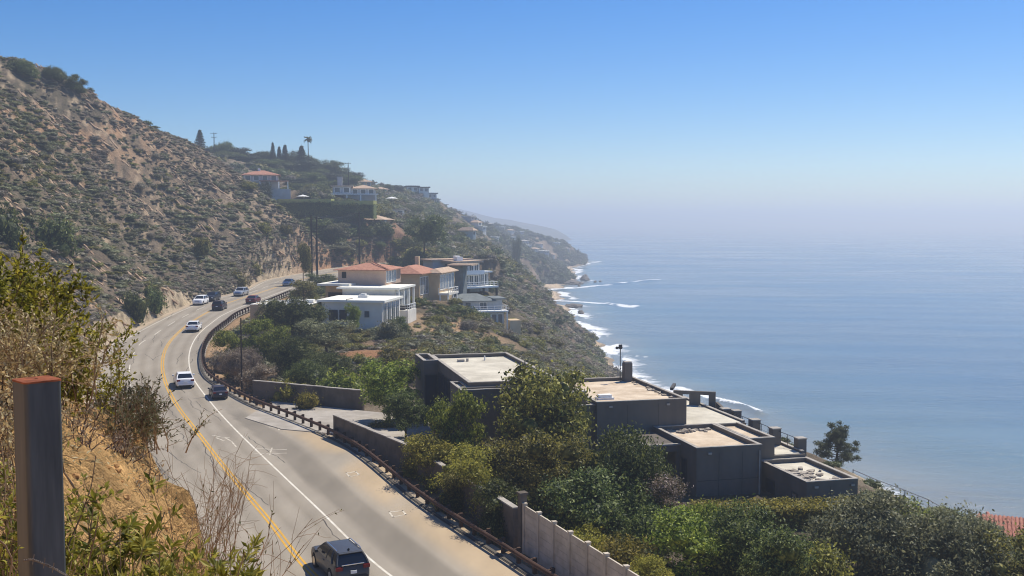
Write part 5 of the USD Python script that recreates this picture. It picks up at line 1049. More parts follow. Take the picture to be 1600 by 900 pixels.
# -- trees and large shrubs by the grey modern house
TREES = [
    ('leafy_tree', tree_kind(0, 'leaf_bright'), 'round leafy green tree on a thin trunk where the driveway meets the grey house', 'tree', 609, 104, 574, 96),
    ('leafy_tree', tree_kind(1, 'leaf_dark'), 'darker green tree standing right of the round driveway tree', 'tree', 634, 72, 618, 89),
    ('leafy_tree', tree_kind(2, 'leaf_bright'), 'glossy bright green tree in front of the dark entrance of the grey house', 'tree', 716, 92, 620, 76.5),
    ('leafy_tree', tree_kind(3, 'leaf_olive'), 'broad dense tree hiding the front corner of the highest grey roof', 'tree', 832, 165, 584, 77),
    ('leafy_tree', tree_kind(4, 'leaf_dark'), 'dark green tree against the middle wall of the grey house', 'tree', 893, 70, 628, 80),
]
for n_, kp, lb, ct, px, w, top, Y in TREES: plant(n_, kp, lb, ct, px, w, top, Y)
SHRUBS = [
    (0, 0, 'leaf_yellow', 'sunny yellow green shrub in front of the grey roadside wall', 679, 88, 684, 73.6),
    (0, 1, 'leaf_yellow', 'yellow green shrub spilling over the roadside wall beside the bright tree', 724, 94, 704, 68.6),
    (0, 2, 'leaf_olive', 'low olive shrub right behind the guardrail, below the yellow green ones', 712, 66, 740, 67.0),
    (0, 3, 'leaf_dark', 'dark shrub filling the end of the grey roadside wall', 778, 84, 747, 62.0),
    (0, 4, 'leaf_olive', 'wide olive shrub below the broad house tree', 792, 110, 690, 71),
    (0, 5, 'leaf_olive', 'tall tangled olive shrub with bare twigs in the middle of the garden', 872, 125, 682, 68),
    (0, 6, 'leaf_dark', 'large dark green shrub in front of the long grey wall', 948, 170, 668, 70),
    (0, 1, 'leaf_dark', 'dark shrub between the tangled shrub and the concrete fence', 905, 130, 742, 62),
    (0, 2, 'leaf_flower', 'shrub with pale pink and white flowers below the square grey block', 1032, 96, 748, 67),
    (0, 3, 'leaf_dark', 'shaded shrub under the flowering shrub', 1000, 100, 790, 62),
    (0, 4, 'leaf_yellow', 'low yellow green growth behind the concrete fence panels', 905, 90, 815, 58),
    (0, 5, 'leaf_yellow', 'yellow green shrub at the foot of the dark garden shrubs', 990, 120, 838, 55),
    (0, 0, 'leaf_bright', 'bright green shrub left of the clipped hedge', 1092, 70, 784, 66),
    (0, 6, 'leaf_bright', 'leafy green shrub at the bottom edge of the picture below the flowers', 1070, 120, 806, 55),
    (0, 0, 'leaf_dark', 'big dark green shrub below the clipped hedge', 1160, 185, 796, 56),
    (0, 2, 'leaf_bright', 'rounded green shrub beside the right end of the hedge', 1392, 120, 771, 72),
    (0, 3, 'leaf_sage', 'very large grey green shrub at the lower right', 1400, 235, 784, 58),
    (0, 4, 'leaf_sage', 'grey green shrub right of the very large one', 1505, 190, 803, 59),
    (0, 5, 'leaf_olive', 'olive shrub at the bottom right corner', 1585, 120, 842, 57),
    (0, 1, 'leaf_olive', 'olive shrub at the bottom between the dark and the grey green shrubs', 1275, 130, 850, 54),
    (0, 2, 'leaf_sage', 'grey green shrub below the white fence rail', 1540, 90, 815, 66),
    (1, 3, 'leaf_bright', 'small green shrub along the cliff fence beside the tiled roof', 1475, 60, 794, 84),
    (1, 4, 'leaf_dark', 'dark shrub on the slope left of the tiled roof', 1520, 74, 815, 82),
    (1, 1, 'leaf_dark', 'dark shrub on the slope under the tiled roof', 1572, 70, 838, 80),
    (0, 5, 'leaf_dark', 'dark shrub at the foot of the long grey wall', 970, 120, 745, 66),
    (0, 0, 'leaf_olive', 'olive shrub between the house trees and the roadside wall', 745, 80, 725, 72),
    (0, 3, 'leaf_yellow', 'pale green shrub along the fence at the lower middle', 1010, 80, 868, 51),
    (0, 6, 'leaf_olive', 'olive shrub under the broad house tree, against the wall', 835, 100, 665, 75),
    (0, 4, 'leaf_dark', 'dark green shrub at the bottom edge beside the big dark one', 1215, 110, 830, 52),
    (0, 1, 'leaf_yellow', 'yellow green shrub halfway along the roadside wall behind the guardrail', 752, 74, 728, 65.2),
    (0, 5, 'leaf_yellow', 'first yellow green shrub along the roadside wall', 654, 54, 690, 76.6),
    (1, 5, 'leaf_olive', 'bush at the head of the driveway beside the trunk', 598, 46, 655, 94),
]
for lod, i, lf, lb, px, w, top, Y in SHRUBS: plant('shrub', bush_kind(lod, i, lf), lb, 'shrub', px, w, top, Y)

ha, hb = pinned(1085, 800, 70.5), pinned(1345, 800, 71.5)
za, zb = EYE + ray(1085, 792)[1] * 70.5, EYE + ray(1345, 786)[1] * 71.5
hp = thing('hedge', 'long clipped hedge running in front of the lowest grey walls', 'hedge')
obj('foliage', hedge_mesh((ha[0], ha[1], za), (hb[0], hb[1], zb), 2.6, -3.4, 0.0, np.random.default_rng(5), 15000, 0.2), 'leaf_yellow', hp)

# -- pine on the cliff edge
def pine(px, py_top, py_base, w, Y):
    rng = np.random.default_rng(9); q = P(px - 4, py_base, Y); h = (py_base - py_top) * Y / FPX; r = w / 2 * Y / FPX
    t_ = thing('cliff_pine', 'lone dark pine with a broken rounded crown at the cliff fence by the sea', 'tree', q)
    trunk = np.array([[0, 0, -2.2], [0.05, 0, 0.1 * h], [0.12, 0, 0.4 * h], [0.05, 0, 0.9 * h]]); out = [tube(trunk, [0.17, 0.14, 0.11, 0.03], 7)]; pos, nrm, ax = [], [], []
    for k in range(30):
        z = h * (0.16 + 0.80 * (k / 29.0)); f = k / 29.0; R = r * (1.0 - 0.78 * f ** 1.6) * rng.uniform(0.65, 1.05) * (0.85 if k < 3 else 1); a = k * 2.4 + rng.normal(0, .3)
        s = np.array([np.interp(z, trunk[:, 2], trunk[:, 0]), 0, z]); e = s + [math.cos(a) * R, math.sin(a) * R, 0.16 * h * rng.uniform(-0.2, 1.0)]; mid = (s + e) / 2 + [0, 0, -0.03 * h]
        out.append(tube([s, mid, e], [0.05, 0.035, 0.01], 5))
        for c in (e, (e + mid) / 2 + rng.normal(0, .12, 3), e + rng.normal(0, .2, 3), mid + rng.normal(0, .15, 3)):
            m = 130; d = unit(rng.normal(size=(m, 3)) + [0, 0, 0.35]); pos.append(c + d * rng.uniform(0.05, 0.44, (m, 1)) * [1, 1, .75]); ax.append(d); nrm.append(unit(np.cross(d, rng.normal(size=(m, 3)))))
    obj('trunk', cat(out), 'bark', t_); obj('crown', leaf_quads(np.vstack(pos), np.vstack(nrm), np.vstack(ax), 0.19, 0.07), 'leaf_pine', t_)
pine(1310, 668, 731, 78, 108)

# -- scattered shrubs on the slopes, grouped by where they grow
def inside(poly, x, y):
    c = False; n = len(poly)
    for i in range(n):
        (x1, y1), (x2, y2) = poly[i], poly[i - 1]
        if (y1 > y) != (y2 > y) and x < (x2 - x1) * (y - y1) / (y2 - y1) + x1: c = not c
    return c
KEEPOUT = []        # world circles (x, y, r) where houses, walls and the road stand
TONE = {'leaf_sage': 'grey green', 'leaf_olive': 'olive', 'leaf_dark': 'dark green', 'leaf_brown': 'dry brown', 'leaf_greybrush': 'grey brown'}
def scatter(poly, n, rad, hf, leaves, lod, label, group, name='shrub', gap=0.62, ymax=900, cat_='shrub'):
    xs, ys = [p[0] for p in poly], [p[1] for p in poly]; placed = []; tries = 0
    while len(placed) < n and tries < n * 12:
        tries += 1; px, py = rv.uniform(min(xs), max(xs)), rv.uniform(min(ys), max(ys))
        if not inside(poly, px, py): continue
        q = on_ground(px, py, 30, ymax)
        if q is None: continue
        r = rv.uniform(*rad)
        if q[1] < 340 and float(xpavl(q[1])) - r * 0.6 < q[0] < float(xpavr(q[1])) + r * 0.9: continue
        if in_house(q[0], q[1], 0.6 * r) or any(np.hypot(q[0] - a, q[1] - b) < c + r * 0.75 for a, b, c in KEEPOUT) or any(np.hypot(q[0] - a, q[1] - b) < gap * (r + c) for a, b, c in placed): continue
        placed.append((q[0], q[1], r)); lf = leaves[int(rv.integers(len(leaves)))]
        size = 'small' if r < rad[0] * .6 + rad[1] * .4 else ('large' if r > rad[0] * .25 + rad[1] * .75 else 'rounded')
        fx_, fy_ = (px - min(xs)) / (max(xs) - min(xs)), (py - min(ys)) / (max(ys) - min(ys))
        spot = 'at ' + ('lower ' if fy_ > .66 else 'upper ' if fy_ < .34 else 'middle ') + ('left' if fx_ < .25 else 'right' if fx_ > .75 else 'centre-left' if fx_ < .5 else 'centre-right')
        full = f'{size} {TONE[lf]} shrub {label}, {spot}'
        put(name, bush_kind(lod, int(rv.integers(7)), lf), full, cat_, (q[0], q[1], q[2] - 0.2 * r), (r, r * rv.uniform(.85, 1.15), r * rv.uniform(*hf)), rv.random() * 6.28, full)
    return len(placed)
# -- plants inside the bend and round the white house, each its own
INNER = [
    (1, 0, 'leaf_bright', 'bright green shrub nearest the bend of the guardrail', 358, 52, 511, 138), (1, 1, 'leaf_bright', 'bright green shrub right of the thin dark post', 398, 62, 505, 140), (1, 2, 'leaf_bright', 'bright green shrub below the roadside garage', 432, 50, 513, 139),
    (1, 3, 'leaf_brown', 'big dry brown shrub at the foot of the thin post', 378, 76, 543, 122), (1, 4, 'leaf_brown', 'dry brown shrub leaning on the guardrail inside the bend', 346, 44, 548, 128), (1, 5, 'leaf_brown', 'dry brown shrub at the end of the back driveway wall', 402, 60, 566, 115),
    (0, 6, 'leaf_dark', 'dense dark green shrub left of centre inside the bend', 456, 84, 530, 126), (0, 0, 'leaf_dark', 'dense dark green shrub in front of the bare dirt patch', 508, 78, 548, 121), (0, 1, 'leaf_dark', 'dark green shrub behind the back driveway wall', 482, 80, 562, 115),
    (1, 2, 'leaf_yellow', 'yellow green growth hanging over the back driveway wall', 448, 60, 590, 108), (1, 3, 'leaf_bright', 'leafy shrub over the right part of the back driveway wall', 535, 80, 578, 108), (1, 1, 'leaf_yellow', 'yellow weeds at the foot of the back driveway wall', 475, 46, 612, 103),
    (1, 4, 'leaf_olive', 'olive shrub between the dirt patch and the highest grey roof', 625, 66, 552, 122), (1, 5, 'leaf_olive', 'olive shrub right of the bare dirt patch', 588, 50, 563, 124),
    (1, 6, 'leaf_sage', 'grey green shrub hiding the wall under the white flat roof', 470, 52, 497, 158), (1, 3, 'leaf_sage', 'grey green shrub at the corner of the white house', 608, 40, 500, 158), (1, 0, 'leaf_dark', 'dark shrub against the windows of the white house', 622, 30, 496, 163)]
for lod, i, lf, lb, px, w, top, Y in INNER: plant('shrub', bush_kind(lod, i, lf), lb, 'shrub', px, w, top, Y)
for i, lf, lb, px, w, top, Y in [(0, 'leaf_sage', 'wide grey green tree in front of the white house', 512, 92, 506, 141), (1, 'leaf_dark', 'dark tree between the roadside garage and the white house', 440, 72, 472, 157), (2, 'leaf_dark', 'dark tree left of the white flat roof', 484, 60, 476, 156), (3, 'leaf_sage', 'grey green tree over the back of the garage roof', 418, 40, 470, 160),
                                 (4, 'leaf_bright', 'small round headed tree against the white front wall', 551, 30, 478, 160), (5, 'leaf_olive', 'flat topped tree beside the twin poles', 473, 28, 381, 246), (0, 'leaf_dark', 'dark tree right of the flat topped tree by the road', 502, 46, 430, 240), (2, 'leaf_olive', 'olive tree at the roadside left of the pink storey', 474, 44, 440, 205),
                                 (3, 'leaf_dark', 'big dark tree with a bare trunk above the flat canopy roof', 662, 62, 338, 300), (1, 'leaf_dark', 'narrow dark tree alone on the far brown cliff', 806, 16, 378, 640), (5, 'leaf_dark', 'round dark tree below the knoll house', 566, 56, 372, 322), (4, 'leaf_dark', 'round dark tree left of the red dirt bank', 548, 50, 350, 331), (0, 'leaf_sage', 'grey green tree right of the knoll house', 600, 40, 362, 330), (1, 'leaf_dark', 'dark tree under the left part of the hedge wall', 500, 52, 343, 318), (2, 'leaf_sage', 'grey green tree under the middle of the hedge wall', 528, 44, 350, 316), (3, 'leaf_dark', 'dark tree at the foot of the spur behind the twin poles', 476, 40, 372, 300), (5, 'leaf_sage', 'pale tree between the twin poles and the red dirt bank', 522, 52, 384, 306), (2, 'leaf_dark', 'dark tree right of the red dirt bank', 640, 40, 372, 322)]:
    plant('tree', tree_kind(i, lf), lb, 'tree', px, w, top, Y)
put('palm', palm_kind(), 'tall palm standing above the tree line on the skyline', 'palm', P(481.5, 257, 455), (12, 12, 11.2), 0.4)
sky_trees = [(c, px, w, top, Y) for c, px, w, top, Y in [(1, 312, 24, 210, 435), (0, 350, 34, 222, 440), (0, 374, 36, 232, 440), (0, 338, 30, 226, 445), (0, 396, 34, 238, 450), (0, 418, 30, 236, 450), (1, 426, 16, 229, 455), (1, 445, 22, 233, 450), (1, 436, 18, 236, 455), (0, 470, 44, 236, 455), (1, 471, 30, 234, 457),
             (0, 500, 40, 250, 460), (0, 516, 34, 256, 465), (0, 530, 30, 262, 470), (0, 552, 26, 270, 475), (0, 568, 22, 278, 480), (0, 322, 26, 232, 440), (0, 404, 30, 250, 440), (0, 452, 34, 256, 445), (0, 486, 36, 262, 450), (0, 508, 40, 272, 440), (0, 430, 34, 262, 400), (0, 462, 40, 278, 380), (0, 484, 40, 286, 370), (0, 492, 30, 272, 400), (0, 440, 26, 292, 352), (0, 412, 30, 288, 338),
             (0, 362, 34, 236, 430), (0, 386, 34, 244, 430), (0, 345, 30, 238, 425), (0, 420, 36, 250, 425), (0, 446, 34, 252, 430), (0, 478, 34, 252, 430), (0, 540, 34, 272, 440), (0, 524, 34, 272, 430), (0, 470, 40, 268, 410), (0, 512, 34, 284, 395), (0, 604, 16, 288, 520), (0, 622, 18, 290, 540), (0, 646, 14, 292, 570)]]
def tree_spot(px, Y):
    return ('beside the leftmost skyline pole' if px < 345 else 'behind the red roofed hill house' if px < 392 else 'right of the red roofed hill house' if px < 440 else 'left of the palm' if px < 478 else 'right of the palm' if px < 524 else 'by the two armed pole on the skyline' if px < 590 else 'on the far ridge') + ('' if Y > 430 else ', lower down the hill')
for k, (c, px, w, top, Y) in enumerate(sky_trees):
    kp = conifer_kind(k % 2) if c else bush_kind(0, k % 7, 'leaf_dark') if k % 2 else tree_kind(k % 6, 'leaf_conifer' if k % 3 else 'leaf_dark')
    lb = ('pointed dark evergreen ' if c else ('broad dark tree ' if w >= 36 else 'rounded dark tree ' if w > 28 else 'small dark tree ')) + tree_spot(px, Y)
    plant('conifer' if c else 'skyline_tree', kp, lb, 'tree', px, w * (1.0 if c else 1.3), top - (9 if c else 0), Y - (12 if c else 0), group=lb)
CREST = ['first dark shrub on the near hill crest from the left edge', 'broad dark shrub on the near hill crest, second from the left edge', 'third dark shrub along the near hill crest', 'dark shrub on the near hill crest right of the broad ones', 'fifth and lower dark shrub along the near hill crest',
         'tiny dark shrub alone on the near hill crest', 'tiny dark shrub halfway down the near hill crest', 'left one of two dark shrubs low on the near hill crest', 'right one of two dark shrubs low on the near hill crest']
for px, w, top, Y in [(20, 36, 94, 243), (45, 44, 96, 244), (85, 40, 101, 250), (112, 26, 114, 252), (125, 24, 122, 254), (140, 12, 136, 262), (172, 16, 166, 275), (225, 22, 188, 285), (238, 20, 196, 288)]:
    plant('ridge_shrub', bush_kind(1, int(px) % 7, 'leaf_dark'), CREST.pop(0), 'shrub', px, w, top, Y)
for i, lf, lb, px, base, w, h in [(0, 'leaf_dark', 'dark green shrub at the left edge halfway up the near hill', 14, 378, 66, 66), (1, 'leaf_dark', 'wide dark green shrub low on the near hill above the foreground bush', 96, 396, 88, 62), (2, 'leaf_dark', 'left one of two dark green shrubs above the rock cut', 209, 492, 46, 44), (3, 'leaf_dark', 'right one of two dark green shrubs above the rock cut', 238, 482, 38, 38),
                          (4, 'leaf_olive', 'round olive shrub on the sunny slope above the oncoming cars', 315, 398, 34, 28), (5, 'leaf_olive', 'small olive shrub on the slope left of the far bend', 412, 364, 28, 20), (6, 'leaf_olive', 'olive shrub where the slope meets the far road', 446, 366, 22, 16), (0, 'leaf_olive', 'olive shrub low on the slope above the silver oncoming car', 374, 444, 34, 24), (1, 'leaf_olive', 'pale olive shrub on the slope over the far road', 400, 430, 32, 22)]:
    q = on_ground(px, base, 60, 400); s_ = q[1] / FPX; r = w / 2 * s_ / .9; put('hill_shrub', bush_kind(1, i, lf), lb, 'shrub', q - [0, 0, .15 * h * s_], (r, r, h * s_ / 1.0), i, None)
AG = thing('agave', 'spiky pale green rosette plant at the foot of the palm-like tree by the house', 'plant', pinned(585, 0, 160)) if False else None

# -- groups of shrubs
scatter([(430, 560), (520, 530), (600, 522), (640, 500), (700, 492), (760, 515), (800, 540), (850, 585), (760, 560), (660, 552), (600, 575), (560, 590), (470, 590)], 38, (1.0, 2.2), (.7, 1.0), ['leaf_sage', 'leaf_olive', 'leaf_olive', 'leaf_dark'], 1, 'between the white house and the grey house', None, 'slope_shrub')
scatter([(690, 500), (790, 500), (850, 512), (900, 545), (935, 582), (880, 590), (830, 570), (760, 540)], 46, (1.2, 2.4), (.6, .95), ['leaf_sage', 'leaf_sage', 'leaf_olive', 'leaf_greybrush'], 1, 'on the seaward slope', None, 'seaward_shrub')
scatter([(635, 455), (690, 440), (760, 450), (790, 500), (720, 500), (640, 495)], 30, (1.2, 2.4), (.7, 1.1), ['leaf_dark', 'leaf_dark', 'leaf_olive'], 1, 'between the cliff houses', None, 'house_shrub')
scatter([(420, 440), (520, 420), (520, 445), (500, 470), (400, 468)], 14, (1.0, 2.0), (.8, 1.2), ['leaf_dark', 'leaf_olive'], 1, 'by the road beside the white house', None, 'roadside_shrub')
scatter([(740, 420), (800, 410), (850, 450), (880, 505), (925, 565), (870, 520), (800, 490)], 36, (1.0, 2.0), (.5, .8), ['leaf_greybrush', 'leaf_brown', 'leaf_sage'], 1, 'on the steep brown cliff', None, 'cliff_shrub')
scatter([(0, 130), (140, 160), (300, 240), (450, 340), (460, 420), (300, 460), (180, 470), (0, 400)], 56, (0.9, 1.9), (.6, .9), ['leaf_greybrush', 'leaf_greybrush', 'leaf_sage', 'leaf_brown'], 1, 'on the near hill face', None, 'hill_face_shrub')
scatter([(380, 290), (560, 300), (700, 330), (750, 390), (640, 430), (520, 400), (480, 350)], 110, (2.0, 4.2), (.7, 1.1), ['leaf_dark', 'leaf_sage', 'leaf_olive', 'leaf_dark'], 1, 'among the hillside houses', None, 'hillside_shrub')
scatter([(940, 700), (1090, 800), (1340, 850), (1600, 880), (1600, 895), (1000, 895), (860, 790)], 24, (0.9, 1.7), (.7, 1.0), ['leaf_dark', 'leaf_olive', 'leaf_sage'], 0, 'between the concrete fence and the hedge', None, 'garden_shrub', ymax=90)
scatter([(1440, 800), (1600, 840), (1600, 880), (1480, 850)], 12, (0.8, 1.5), (.6, .9), ['leaf_dark', 'leaf_sage'], 1, 'on the bank below the tiled roof', None, 'bank_shrub', ymax=110)

scatter([(1345, 745), (1440, 780), (1440, 800), (1345, 795)], 9, (0.6, 1.1), (.6, .9), ['leaf_dark', 'leaf_sage'], 1, 'by the cliff fence beside the lowest grey wall', None, 'fence_shrub', ymax=130)
scatter([(1200, 680), (1340, 735), (1340, 745), (1260, 720)], 8, (0.6, 1.1), (.5, .8), ['leaf_dark', 'leaf_sage'], 1, 'along the cliff edge under the lone pine', None, 'edge_shrub', ymax=150)

# -- brush that nobody could count
def brush(name, x, y, r, hf, kinds, kind_note=None):
    keep = np.ones(len(x), bool)
    for i in range(len(x)): keep[i] = not in_house(x[i], y[i], .4)
    x, y, r = x[keep], y[keep], r[keep]; z = HG(x, y)
    ok = z > 1.2; x, y, r, z = x[ok], y[ok], r[ok], z[ok]; n = len(x)
    path = numbered('/World', name); pi = UsdGeom.PointInstancer.Define(stage, path); tg = []
    for i, lf in kinds:
        pth = f'{path}/plants/bush_{i}_{lf}'; sh_ = bush_shape(2, i); toned(usdkit.mesh(stage, pth, sh_, MAT[lf]).GetPrim(), len(sh_[0])); tg.append(pth)
    pi.CreatePrototypesRel().SetTargets(tg)
    k = rv.integers(0, len(kinds), n); pi.CreateProtoIndicesAttr(Vt.IntArray.FromNumpy(k.astype(np.int32)))
    pi.CreatePositionsAttr(Vt.Vec3fArray.FromNumpy(np.column_stack([x, y, z - .18 * r]).astype(np.float32)))
    pi.CreateScalesAttr(Vt.Vec3fArray.FromNumpy(np.column_stack([r, r, r * rv.uniform(hf[0], hf[1], n)]).astype(np.float32)))
    a = rv.random(n) * 3.1416; qn = np.zeros((n, 4), np.float32); qn[:, 2] = np.sin(a); ori = [Gf.Quath(float(math.cos(t_)), 0.0, 0.0, float(math.sin(t_))) for t_ in a]
    pi.CreateOrientationsAttr(Vt.QuathArray(ori)); return tag(pi.GetPrim(), kind='stuff')
def cloud(n, x0, x1, y0, y1): return rv.uniform(x0, x1, n), rv.uniform(y0, y1, n)
x, y = cloud(42000, -210, -50, 135, 345); p3_ = np.column_stack([x, y, 0 * x]); nn = meshkit.fbm(p3_ * .045, 4, 21) * .55 + meshkit.fbm(p3_ * .3, 3, 51) * .45; green = meshkit.fbm(p3_ * .06, 3, 91)
m = (x < xpavl(np.clip(y, 0, 345)) - 2.2) & (nn > 0.405 + .06 * rv.random(len(x))); x, y, green = x[m], y[m], green[m]
g_ = green + rv.normal(0, .05, len(x)) > .53
brush('hillside_brush', x[~g_], y[~g_], rv.uniform(.35, 1.25, int((~g_).sum())), (.26, .5), [(0, 'leaf_greybrush'), (1, 'leaf_greybrush'), (2, 'leaf_brown'), (3, 'leaf_brown'), (4, 'leaf_greybrush'), (5, 'leaf_sage')])
xe = rv.uniform(0.6, 5.0, 2600); ye = rv.uniform(205, 330, 2600); xe = xpavl(ye) - xe
brush('cut_face_brush', xe, ye, rv.uniform(.25, .8, 2600), (.4, .8), [(0, 'leaf_greybrush'), (1, 'leaf_brown'), (2, 'leaf_sage')])
xr, yr = cloud(11000, -200, -52, 140, 335); pr_ = np.column_stack([xr, yr, 0 * xr]); m = (xr < xpavl(yr) - 1.0) & (meshkit.fbm(pr_ * .09, 3, 131) > .485); xr, yr = xr[m], yr[m]
rpath = numbered('/World', 'hillside_rocks'); rpi = UsdGeom.PointInstancer.Define(stage, rpath); rt = []; mat('slope_rock', srgb(188, 160, 130), srgb(150, 124, 100), scale=0.8, rough=0.95, bump=.05, bscale=4, spec=.1)
for i in range(4):
    mm = trimesh.creation.icosphere(2, 1.0); v = np.array(mm.vertices); v = np.sign(v) * np.abs(v) ** .8 * (1 + .9 * (meshkit.fbm(v * 1.7 + 9 * i, 3, i) - .5))[:, None] * [1.25, .75, .5]
    usdkit.mesh(stage, f'{rpath}/rocks/rock_{i}', (v, np.array(mm.faces)), MAT['slope_rock']); rt.append(f'{rpath}/rocks/rock_{i}')
nr = len(xr); zr_ = HG(xr, yr); rpi.CreatePrototypesRel().SetTargets(rt); rpi.CreateProtoIndicesAttr(Vt.IntArray.FromNumpy(rv.integers(0, 4, nr).astype(np.int32))); rr = rv.uniform(.2, .9, nr) ** 1.6
rpi.CreatePositionsAttr(Vt.Vec3fArray.FromNumpy(np.column_stack([xr, yr, zr_ - .1 * rr]).astype(np.float32))); rpi.CreateScalesAttr(Vt.Vec3fArray.FromNumpy(np.column_stack([rr * 1.7, rr * .7, rr * .55]).astype(np.float32)))
rpi.CreateOrientationsAttr(Vt.QuathArray([Gf.Quath(math.cos(a_), 0.0, math.sin(a_) * math.cos(c_), math.sin(a_) * math.sin(c_)) for a_, c_ in zip(rv.uniform(.2, .48, nr), rv.uniform(-.5, .3, nr))])); tag(rpi.GetPrim(), kind='stuff')
brush('hillside_green_brush', x[g_], y[g_], rv.uniform(.4, 1.0, int(g_.sum())) ** 1.0 * rv.choice([1, 1, 1, 1.9], int(g_.sum())), (.35, .65), [(0, 'leaf_sage'), (1, 'leaf_sage'), (2, 'leaf_greybrush'), (3, 'leaf_sage'), (4, 'leaf_olive')])
x, y = cloud(9000, -95, 4, 18, 142); m = (x < xpavl(np.clip(y, 0, 345)) - 2.5) & (x < -.62 * y + 6) & (meshkit.fbm(np.column_stack([x * .12, y * .12, 0 * x]), 3, 151) > .44); x, y = x[m], y[m]
brush('roadside_bank_brush', x, y, rv.uniform(.25, .85, len(x)), (.4, .75), [(0, 'leaf_greybrush'), (1, 'leaf_brown'), (2, 'leaf_sage'), (3, 'leaf_greybrush')])
x, y = cloud(22000, -45, 45, 112, 620); m = (x > xpavr(np.clip(y, 0, 345)) + 2.5) & (meshkit.fbm(np.column_stack([x * .12, y * .12, 0 * x]), 3, 61) > .36 + .1 * rv.random(len(x))); x, y = x[m], y[m]
q0 = P(562, 550, 140); m = (np.hypot(x - q0[0], (y - q0[1]) * .6) > 4.5) & ~((x < 6) & (y < 120)); x, y = x[m], y[m]
fr_ = (y > 235) & (rv.random(len(x)) < .8)
brush('bluff_brush', x[~fr_], y[~fr_], rv.uniform(.5, 1.5, int((~fr_).sum())), (.45, .85), [(0, 'leaf_sage'), (1, 'leaf_olive'), (2, 'leaf_sage'), (3, 'leaf_greybrush'), (4, 'leaf_olive')])
brush('dry_bluff_brush', x[fr_], y[fr_], rv.uniform(.45, 1.4, int(fr_.sum())), (.3, .65), [(0, 'leaf_greybrush'), (1, 'leaf_brown'), (2, 'leaf_greybrush'), (3, 'leaf_brown'), (4, 'leaf_sage')])
x, y = cloud(15000, -190, 60, 300, 960); m = (meshkit.fbm(np.column_stack([x * .06, y * .06, 0 * x]), 3, 71) > .40) & ~((x < -55) & (y < 340)); x, y = x[m], y[m]
qd, qe = P(600, 392, 316), P(645, 385, 336); m = (np.hypot(x - qd[0], y - qd[1]) > 11) & (np.hypot(x - qe[0], y - qe[1]) > 9); x, y = x[m], y[m]
brush('far_hillside_brush', x, y, rv.uniform(1.0, 3.2, len(x)), (.55, 1.0), [(0, 'leaf_dark'), (1, 'leaf_sage'), (2, 'leaf_olive'), (3, 'leaf_sage'), (4, 'leaf_greybrush')])
x, y = cloud(9000, -130, 105, 780, 1290); m = meshkit.fbm(np.column_stack([x * .03, y * .03, 0 * x]), 3, 81) > .40; x, y = x[m], y[m]
brush('headland_trees', x, y, rv.uniform(1.8, 5.0, len(x)), (.6, 1.1), [(0, 'leaf_far'), (1, 'leaf_far'), (2, 'leaf_dark'), (3, 'leaf_sage')])
for k, (px, py, w) in enumerate([(845, 371, 7), (858, 367, 8), (868, 369, 6), (878, 369, 9), (896, 383, 9), (907, 388, 7), (836, 366, 6)]):
    q = on_ground(px, py + 4, 500, 1400)
    if q is not None: r = w / 2 * q[1] / FPX; put('headland_tree', bush_kind(1, k % 7, 'leaf_far'), 'round dark tree on the skyline of the hazy headland', 'tree', q - [0, 0, .5], (r, r, r * 1.3), k, 'round trees on the headland skyline')

# ------------------------------------------------------------------ rocks on the shore
mat('shore_rock', srgb(96, 88, 80), srgb(128, 118, 106), scale=0.3, rough=0.95, bump=0.1, bscale=2, spec=0.2)
def rock(name, label, px, py, w, h, deep, seed, group=None):
    q = G(px, py, 0.0); s = q[1] / FPX; a, c, hh = w * s / 2, deep, h * s * 1.15
    m = trimesh.creation.icosphere(3, 1.0); v = np.array(m.vertices); n = meshkit.fbm(v * 1.6 + seed, 4, seed) - .5; n2 = meshkit.fbm(v * 5 + seed, 3, seed + 1) - .5
    v = v * (1 + .9 * n + .35 * n2)[:, None] * np.array([a, c, hh]); v[:, 2] = np.maximum(v[:, 2], -2.5)
    t_ = thing(name, label, 'rock', (q[0], q[1], 0), 0, group); obj('rock_body', (v, np.array(m.faces)), 'shore_rock', t_, smooth=30); return t_
rock('sea_rock', 'large rounded rock at the end of the rocky point on the far beach', 914, 437.5, 14, 7, 9, 1)
rock('sea_rock', 'long low shelf of rock between the far beach and the big rock', 893, 443, 34, 4.5, 14, 2)
rock('sea_rock', 'dark reef of rock lying across the nearer beach', 896, 480, 30, 4.5, 7, 3)
rock('sea_rock', 'small rock standing in the foam left of the breaking wave', 908, 490, 9, 5, 4, 4)
for k, (px, py, w, h) in enumerate([(930, 584, 10, 9), (938, 583, 9, 12), (946, 580, 12, 13), (955, 585, 8, 8), (948, 588, 12, 7), (966, 586, 5, 5)]): rock('shore_boulder', 'dark boulder in the heap at the foot of the near bluff', px, py, w, h, 2.0, 10 + k, 'boulders at the foot of the near bluff')
for k, (px, py, w, h) in enumerate([(930, 441, 5, 2), (938, 440, 4, 1.5), (914, 402, 8, 5), (905, 447, 5, 2), (878, 482, 5, 3), (886, 478, 4, 3)]): rock('shore_rock', 'small rock on the shore of the far beaches', px, py, w, h, 3.0, 20 + k, 'small rocks on the far beaches')

